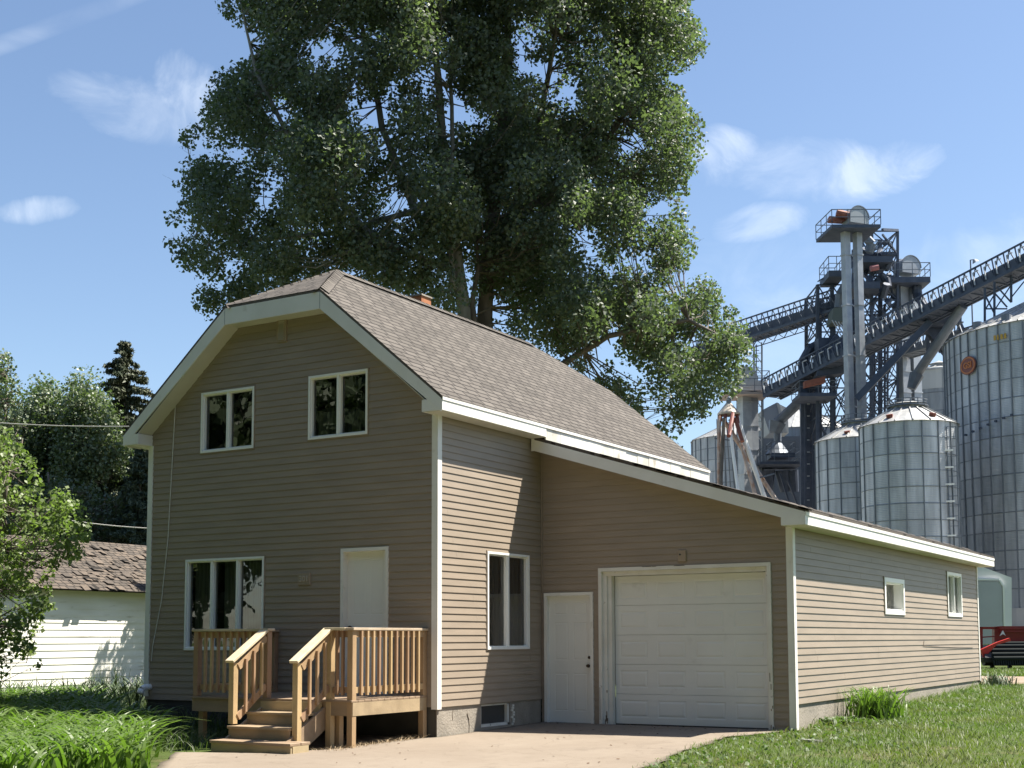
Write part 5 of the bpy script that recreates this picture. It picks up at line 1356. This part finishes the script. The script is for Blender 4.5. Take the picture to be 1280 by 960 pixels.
# inclined conveyors
def conveyor(name, label, P, Q, w, h, m, panels=20, brk=True, rail_h=1.1, truss=False, under=True):
    root = thing(name, label, 'conveyor', (P[0], P[1], 0)); P = np.asarray(P, float); Q = np.asarray(Q, float); d = Q-P; ln = np.linalg.norm(d); d /= ln
    s = np.cross(d, (0, 0, 1)); s /= np.linalg.norm(s); s = s if s@FWH < 0 else -s; u = np.cross(s, d); u = u if u[2] > 0 else -u
    b = MB(); b.obox(P-s*w*.25, d*ln, s*w*.5, u*h*.55); b.build('conveyor_trough', m, root)
    if brk: MB().obox(P+s*w*.46, d*ln, s*w*.03, u*h*.5).obox(P-s*w*.49, d*ln, s*w*.03, u*h*.5).build('side_panel', m, root)
    b = MB()
    for k in (-1, 1):
        b.bar(P+s*w/2*k, Q+s*w/2*k, .14, .2); b.bar(P+s*w/2*k+u*h, Q+s*w/2*k+u*h, .10)
        n = panels
        for i in range(n):
            a = P+d*ln*i/n+s*w/2*k; c = P+d*ln*(i+1)/n+s*w/2*k
            b.bar(a, a+u*h, .07); b.bar(a, (a+c)/2+u*h, .06); b.bar((a+c)/2+u*h, c, .06)
            if truss: b.bar(a-u*.5, c-u*.5, .06); b.bar(a, (a+c)/2-u*.5, .05); b.bar((a+c)/2-u*.5, c, .05)
    b.build('side_truss', m, root)
    if under:
        b = MB()
        for i in range(panels): a = P+d*ln*(i+.5)/panels; b.bar(a-s*w/2, a+s*w/2, .16, .12); b.bar(a-s*w/2, a+s*w/2+d*ln/panels*.8, .07)
        b.obox(P+s*w*.25, d*ln, s*w*.18, -u*.03); b.obox(P-s*w*.5, d*ln, s*w*.2, -u*.03)
        b.build('walkway', m, root)
    if brk:
        b = MB()
        for i in range(panels): a = P+d*ln*(i+.3)/panels+s*(w/2+.08)+u*h*.15; b.bar(a, a+u*h*.62, .10, .05, up=d); b.bar(a+u*h*.62, a+u*h*.62+d*.45, .07, .05)
        b.build('bracket', mat('bright_bracket', (.45, .47, .50), .5), root)
    return root, d, s, u
V_ = conveyor('conveyor', 'long dark conveyor with pale brackets climbing right to the largest bin', at(965, 497, 101), at(1330, 313, 79), 1.7, 1.35, STEELD, 30)
conveyor('conveyor', 'upper left conveyor in an open truss running out of the cottonwood into the tower', at(865, 448, 104), at(1050, 388, 97), 1.3, 1.5, mat('blue_steel', (.07, .085, .12), .6), 14, brk=False, truss=True)
conveyor('conveyor', 'short level walkway conveyor under the big grey spout', at(1128, 446, 96), at(1215, 420, 88), 1.4, .9, STEELM, 9, brk=False, rail_h=1)
b = MB(); b.tube(at(1204, 382, 86), at(1146, 468, 90), .33, .33, 12); b.tube(at(1146, 468, 90), at(1139, 486, 90), .5, .3, 8)
sp = b.build('grain_spout', STEELM); tag(sp, 'thick grey spout slanting down left from the long conveyor', 'spout')
b = MB(); b.bar(at(1163, 402, 88), at(1071, 499, 89), .44, .44)
sp = b.build('grain_spout', STEELD); tag(sp, 'dark square spout slanting down left in front of the twin grey legs', 'spout')
# transfer legs and braces below the long conveyor near the crossing
cr = thing('support_frame', 'heavy dark bracing under the long conveyor left of the largest bin', 'steel frame', tuple(at(1185, 799, 90)*np.array([1, 1, 0])))
b = MB()
for p, q, w_ in (((1150, 400), (1196, 455), .55), ((1196, 398), (1210, 430), .3), ((1165, 405), (1178, 440), .35), ((1188, 395), (1165, 420), .4), ((1145, 405), (1185, 398), .5), ((1200, 455), (1196, 800), .25), ((1160, 415), (1160, 440), .2), ((1180, 440), (1205, 432), .2), ((1200, 392), (1200, 460), .18)):
    b.bar(at(*p, 90), at(*q, 90), w_)
b.prism([at(1150, 400, 89.5), at(1200, 378, 88), at(1205, 390, 88), (at(1192, 405, 88.5)), at(1160, 408, 89.5)], FWH*1.2)
b.build('brace', STEELD, cr)
# trestle on the roof of the largest bin
tr_ = thing('conveyor_trestle', 'light trestle carrying the long conveyor over the largest bin roof', 'steel frame', tuple(cb_), None)
b = MB()
for xx in ((1231, 360, 404), (1243, 352, 396), (1264, 345, 378)): b.bar(at(xx[0], xx[1], 82), at(xx[0], xx[2], 82), .12)
for p, q in (((1231, 388), (1243, 368)), ((1231, 368), (1243, 392)), ((1243, 366), (1259, 384)), ((1243, 388), (1264, 356)), ((1231, 386), (1259, 386)), ((1264, 372), (1280, 352)), ((1246, 358), (1264, 378))): b.bar(at(*p, 82), at(*q, 82), .08)
b.build('lattice', STEELD, tr_)
# yard lamp
lp_ = thing('yard_lamp', 'single arm lamp on a thin mast above the long conveyor', 'lamp', tuple(at(1213, 799, 92)*np.array([1, 1, 0])))
b = MB(); q = at(1213, 325, 92); b.tube((q[0], q[1], 0), q, .07, .05, 8); b.bar(q, at(1218, 324.5, 92), .05); b.build('mast', STEELM, lp_)
b = MB(); b.tube(at(1217.5, 324.5, 92), at(1219.5, 328, 92), .10, .24, 8); b.build('lamp_head', STEEL, lp_)

# left leg with its head platform
l1 = thing('bucket_elevator', 'pale grey bucket elevator with railed head platform just right of the cottonwood', 'grain elevator', tuple(at(934, 799, 103)*np.array([1, 1, 0])))
PALE = mat('pale_galv', (.42, .44, .45), .5, (.34, .36, .38), 2, metal=.25)
casing(l1, 930, 488, 700, 103, .80, PALE, 7); casing(l1, 940, 488, 700, 103.4, .66, STEEL, 7)
b = MB(); q = at(921, 488, 102.4); b.obox(q, RT*2.4, FWH*1.4, (0, 0, .8)); b.tube(at(932, 473, 103)-FWH*.6, at(932, 473, 103)+FWH*.6, .85, .85, 16); b.obox(at(924, 481, 102.6), RT*1.3, FWH*1.1, (0, 0, 1.0)); b.build('head_housing', PALE, l1)
platform(l1, 906, 962, 490, 101.5, 3.0, m=mat('rusty_deck', (.34, .28, .25), .7), th=.16)
platform(l1, 944, 962, 480, 102.5, 2.0, th=.08)
b = MB(); ladder(b, at(949, 432, 104), at(949, 650, 104), RT, .5, .6); ladder(b, at(944.5, 432, 103), at(944.5, 490, 103), FWH, .8, .9)
for yy in range(432, 490, 7): b.bar(at(934, yy+6, 104), at(949, yy+6, 104), .05)
for px in (921, 954): b.bar(at(px, 490, 104), at(px, 640, 104), .06)
b.build('ladder', STEELM, l1)
b = MB()
for px in (942, 952): b.bar(at(px, 428, 104), at(px, 640, 104), .09)
for yy in range(440, 620, 14): b.bar(at(942, yy, 104), at(952, yy+14, 104), .05)
b.build('mast', STEEL, l1)
# distributor with fan of spouts
ds = thing('grain_distributor', 'conical distributor with a fan of rusty and white spouts above the garage roof', 'distributor', tuple(at(912, 799, 98)*np.array([1, 1, 0])))
c = at(911, 519, 98); b = MB(); b.lathe(c, [(.85, 0), (.86, .12), (.18, .95), (.16, 1.3)], 14, uvn=14); b.build('cone', mat('tan_cone', (.48, .42, .34), .6, (.40, .34, .27), 3), ds)
MB().path([at(911, 507, 98), at(911, 500, 98), at(918, 490, 99)], [.17, .2, .17], 8).build('inlet_spout', STEELM, ds)
for j, (p, q, r_, m_) in enumerate((((903, 530), (976, 634), .17, SPOUTW), ((921, 528), (962, 640), .17, FRAMEW), ((919, 530), (928, 552), .15, RUST), ((926, 560), (950, 640), .14, SPOUTW), ((899, 527), (898, 640), .13, SPOUTW),
                                    ((905, 530), (899, 640), .13, BARK), ((912, 540), (926, 640), .12, FRAMEW), ((916, 524), (911, 545), .16, SIGNR))):
    b = MB(); b.tube(at(p[0], p[1]-7, 98-.2*j), at(*q, 97-.35*j), r_, r_, 8); b.build('spout', m_, ds)
b = MB()
for i in range(8): a = 2*math.pi*i/8; b.tube(c+np.array([.65*math.cos(a), .65*math.sin(a), 0]), c+np.array([.75*math.cos(a), .75*math.sin(a), -.7]), .13, .11, 7)
b.build('outlet', SIGNR, ds)
b = MB()
for k in range(6): b.bar(at(896+k*4, 524, 98.5), at(900+k*5, 640, 99.5), .07)
b.bar(at(893, 548, 98), at(926, 552, 98), .09); b.bar(at(946, 598, 97), at(968, 592, 97), .10)
b.build('support', STEELM, ds)
# dryer / receiving hopper in shade
dr_ = thing('grain_dryer', 'dark shaded dryer with a blue grey hopper and catwalk between the bins', 'grain dryer', tuple(at(975, 799, 107)*np.array([1, 1, 0])))
b = MB(); b.prism([at(952, 513, 107), at(971, 503, 107), at(979, 541, 107), (at(962, 541, 107))], FWH*3); b.build('hopper', mat('blue_grey', (.22, .26, .32), .5, metal=.2), dr_)
b = MB(); b.prism([at(971, 503, 106.9), at(974, 504, 106.9), at(984, 541, 106.9), at(979, 541, 106.9)], FWH*3); b.prism([at(974, 505, 107.5), at(984, 510, 107.5), at(986, 541, 107.5), at(984, 541, 107.5)], FWH*2); b.build('hopper_edge', PALE, dr_)
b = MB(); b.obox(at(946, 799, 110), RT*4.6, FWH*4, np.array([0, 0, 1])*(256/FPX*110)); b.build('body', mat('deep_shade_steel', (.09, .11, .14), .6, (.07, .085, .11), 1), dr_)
b = MB(); b.tube(at(1002, 500, 103), at(972, 528, 104), .42, .42, 10); b.tube(at(972, 528, 104), at(968, 541, 104), .75, .5, 6); b.tube(at(972, 541, 104), at(972, 556, 104), .3, .3, 8); b.lathe(at(972, 562, 104), [(1.0, -.4), (.35, .5)], 12); b.build('feed_spout', STEELM, dr_)
platform(dr_, 950, 1004, 577, 101.5, 3.5, th=.2, h=1.0); platform(dr_, 964, 994, 566, 103, 2, th=.35, h=.9)
b = MB()
for i, px in enumerate((958, 978, 990)): b.tube(at(px, 588, 104), at(px+3, 615, 104), .7-.1*i, .35, 12)
b.bar(at(985, 600, 102), at(1000, 640, 102), .15); b.bar(at(975, 592, 102), at(990, 640, 102), .12)
b.build('blower', STEELD, dr_)
b = MB()
for px in (1004, 1014, 1021, 1008): b.bar(at(px, 478 if px != 1008 else 440, 99+.3*(px-1004)/4), at(px, 800, 99+.3*(px-1004)/4), .42)
b.bar(at(1003, 452, 98), at(1003, 500, 98), .55); b.path([at(1003, 452, 98), at(1012, 436, 98), at(1022, 428, 98)], [.35, .35, .2], 8); ladder(b, at(1011, 500, 98), at(1011, 700, 98), RT, .6, 1.1)
b.build('leg_column', STEELD, dr_)
for i in range(14):
    MB().bar(at(1009, 505+i*15, 97.6), at(1012, 505+i*15, 97.6), .08, .05).build('clamp', PALE, dr_); MB().bar(at(1021, 505+i*15, 97.6), at(1023, 505+i*15, 97.6), .08, .05).build('clamp', PALE, dr_)

# white structure by the big bin
ws = thing('white_shelter', 'white gable topped shelter with a grey door panel beside the largest bin', 'shed', tuple(at(1240, 799, 60)*np.array([1, 1, 0])))
b = MB(); q = lambda px, py, D=60: at(px, py, D)
b.prism([q(1196, 806), q(1265, 806), q(1264.5, 722), q(1228, 708.5), q(1196, 712)], FWH*6); b.build('body', WHITEP, ws)
b = MB(); b.prism([q(1200, 805, 59.95), q(1253.5, 805, 59.95), q(1252, 733, 59.95), q(1249, 727, 59.95), q(1200, 727, 59.95)], FWH*-.06); b.build('door_panel', GREYP, ws)
b = MB()
for p, r_ in ((q(1200, 724, 59.9), q(1249, 724.5, 59.9)), (q(1249, 724.5, 59.9), q(1254, 733, 59.9)), (q(1254, 733, 59.9), q(1256, 805, 59.9))): b.bar(p, r_, .08)
b.build('door_frame', FRAMEW, ws)

# combine header parked beyond the alley
hd = thing('harvester_header', 'dark red harvester header with grey reel parked beyond the dirt alley', 'farm machine', tuple(at(1265, 830, 44)*np.array([1, 1, 0])))
HD = 44.0; q = lambda px, py, D=HD: at(px, py, D)
b = MB(); b.prism([q(1246, 832), q(1400, 832), q(1400, 783), q(1246, 783)], FWH*.25)
b.prism([q(1224, 786.5), q(1247, 786.5), q(1247, 783.5), q(1224, 783.5)], FWH*.25); b.prism([q(1224, 822), q(1228.5, 822), q(1228.5, 783.6), q(1224, 783.6)], FWH*.24); b.prism([q(1243, 815), q(1246, 815), q(1246, 783.6), q(1243, 783.6)], FWH*.24)
b.bar(q(1228, 796.5), q(1244, 795.5), .04); b.build('back_frame', RED, hd)
b = MB(); b.bar(q(1250, 784.5, 43.9), q(1400, 784.5, 43.9), .10); b.bar(q(1250, 789, 43.9), q(1400, 789, 43.9), .05); b.build('beam', RED, hd)
b = MB(); b.prism([q(1226, 812, 42.5), q(1230, 822, 42.5), q(1246, 806, 42.5), q(1264, 801, 42.5), q(1262, 797.5, 42.5), q(1246, 803, 42.5)], FWH*.12); b.build('end_divider', REDB, hd)
b = MB(); b.prism([q(1249.5, 795, 43.85), q(1252.5, 789, 43.85), q(1253.5, 788, 43.85), q(1256.8, 794.5, 43.85), q(1253.5, 792.5, 43.85)], FWH*-.02); b.build('triangle_mark', FRAMEW, hd)
b = MB()
for j, (yy, dd) in enumerate(((808, 43.2), (813, 42.7), (818, 42.2), (823, 42.0), (804.5, 43.5))):
    b.tube(q(1236+j*2, yy, dd), q(1400, yy-1, dd), .075, .075, 8)
    for k in range(60): p = q(1236+j*2+k*2.9, yy, dd); b.bar(p, p+np.array([0, 0, -.22])-FWH*.06, .045)
b.build('reel', mat('reel_grey', (.02, .024, .024), .85, spec=.1), hd)
b = MB(); b.tube(q(1229, 824, 42.6), q(1400, 824, 42.6), .22, .22, 12); b.prism([q(1228, 822, 42.2), q(1400, 824, 42.2), q(1400, 829, 42.2), q(1231, 828, 42.2)], FWH*1.2); b.build('auger_trough', BLACK, hd)
b = MB()
for px in (1240, 1262, 1284): b.bar(q(px, 829, 42.8), np.array([*q(px, 829, 42.8)[:2], float(gz(0, 30))]), .12)
b.build('stand', BLACK, hd)

# trees and a neighbour across the street (behind the camera) that the windows mirror
def back_tree(px, D, hw, top, seed, lab):
    rng = np.random.default_rng(seed); base = np.array([CAM[0]+RT[0]*px-FWH[0]*D, CAM[1]+RT[1]*px-FWH[1]*D, -.9])
    n = 150; v = rng.normal(size=(n, 3)); v /= np.linalg.norm(v, axis=1)[:, None]; v *= rng.random(n)[:, None]**.4
    c = base+np.array([0, 0, top*.58])+v*np.array([hw, hw, top*.45]); r = rng.uniform(1.0, 1.7, n)
    tree('street_tree', lab, 'tree', base, [([base, base+np.array([.2, .1, top*.8])], [.3, .05])], c, r, np.full(n, 170), .50, LEAF_D, BARK, seed, group='trees across the street')
for i, (a, d_, h_) in enumerate(((-40, 10, 17), (-31, 12, 19), (-23, 15, 21), (-14, 13, 20), (-6, 16, 22), (3, 14, 21), (12, 16, 22), (21, 15, 19), (30, 13, 18), (40, 12, 17))):
    back_tree(a, d_, 6.0, h_, 60+i, 'broad shade tree across the street behind the viewpoint')
for i, (x_, y_, h_) in enumerate(((-20, -15, 17), (-27, -9, 18), (-30, -19, 20), (-20, -26, 20), (-37, -12, 20), (-10, -24, 16))):
    v_ = np.array([x_, y_, 0])-CAM; back_tree(v_@RT, -(v_@FWH), 5.5, h_, 80+i, 'broad shade tree across the street behind the viewpoint')
q = CAM+RT*-19-FWH*8.5; wh = thing('neighbour_house', 'white house across the street mirrored in the front window', 'house', (q[0], q[1], -.8))
siding('wall', (q[0], q[1], -.5), (1, 0, 0), (0, 1, 0), -4, 4, 0, 3.0, SIDING_SHED, wh, exp=.15, lip=.01, openings=[(-2.5, -1.3, .9, 2.2), (1, 2.6, .9, 2.2)])
MB().box(q[0]-3.99, q[0]+3.99, q[1]-7, q[1]-.05, -.8, 2.5).build('wall_core', INTERIOR, wh)
b = MB(); roofpoly(b, [(q[0]-4.5, q[1]+.5, 2.4), (q[0]+4.5, q[1]+.5, 2.4), (q[0]+4.5, q[1]-3.5, 4.8), (q[0]-4.5, q[1]-3.5, 4.8)], (1, 0, 0), (0, 1.1, 0)); b.build('roof', SHINGLE_G, wh)
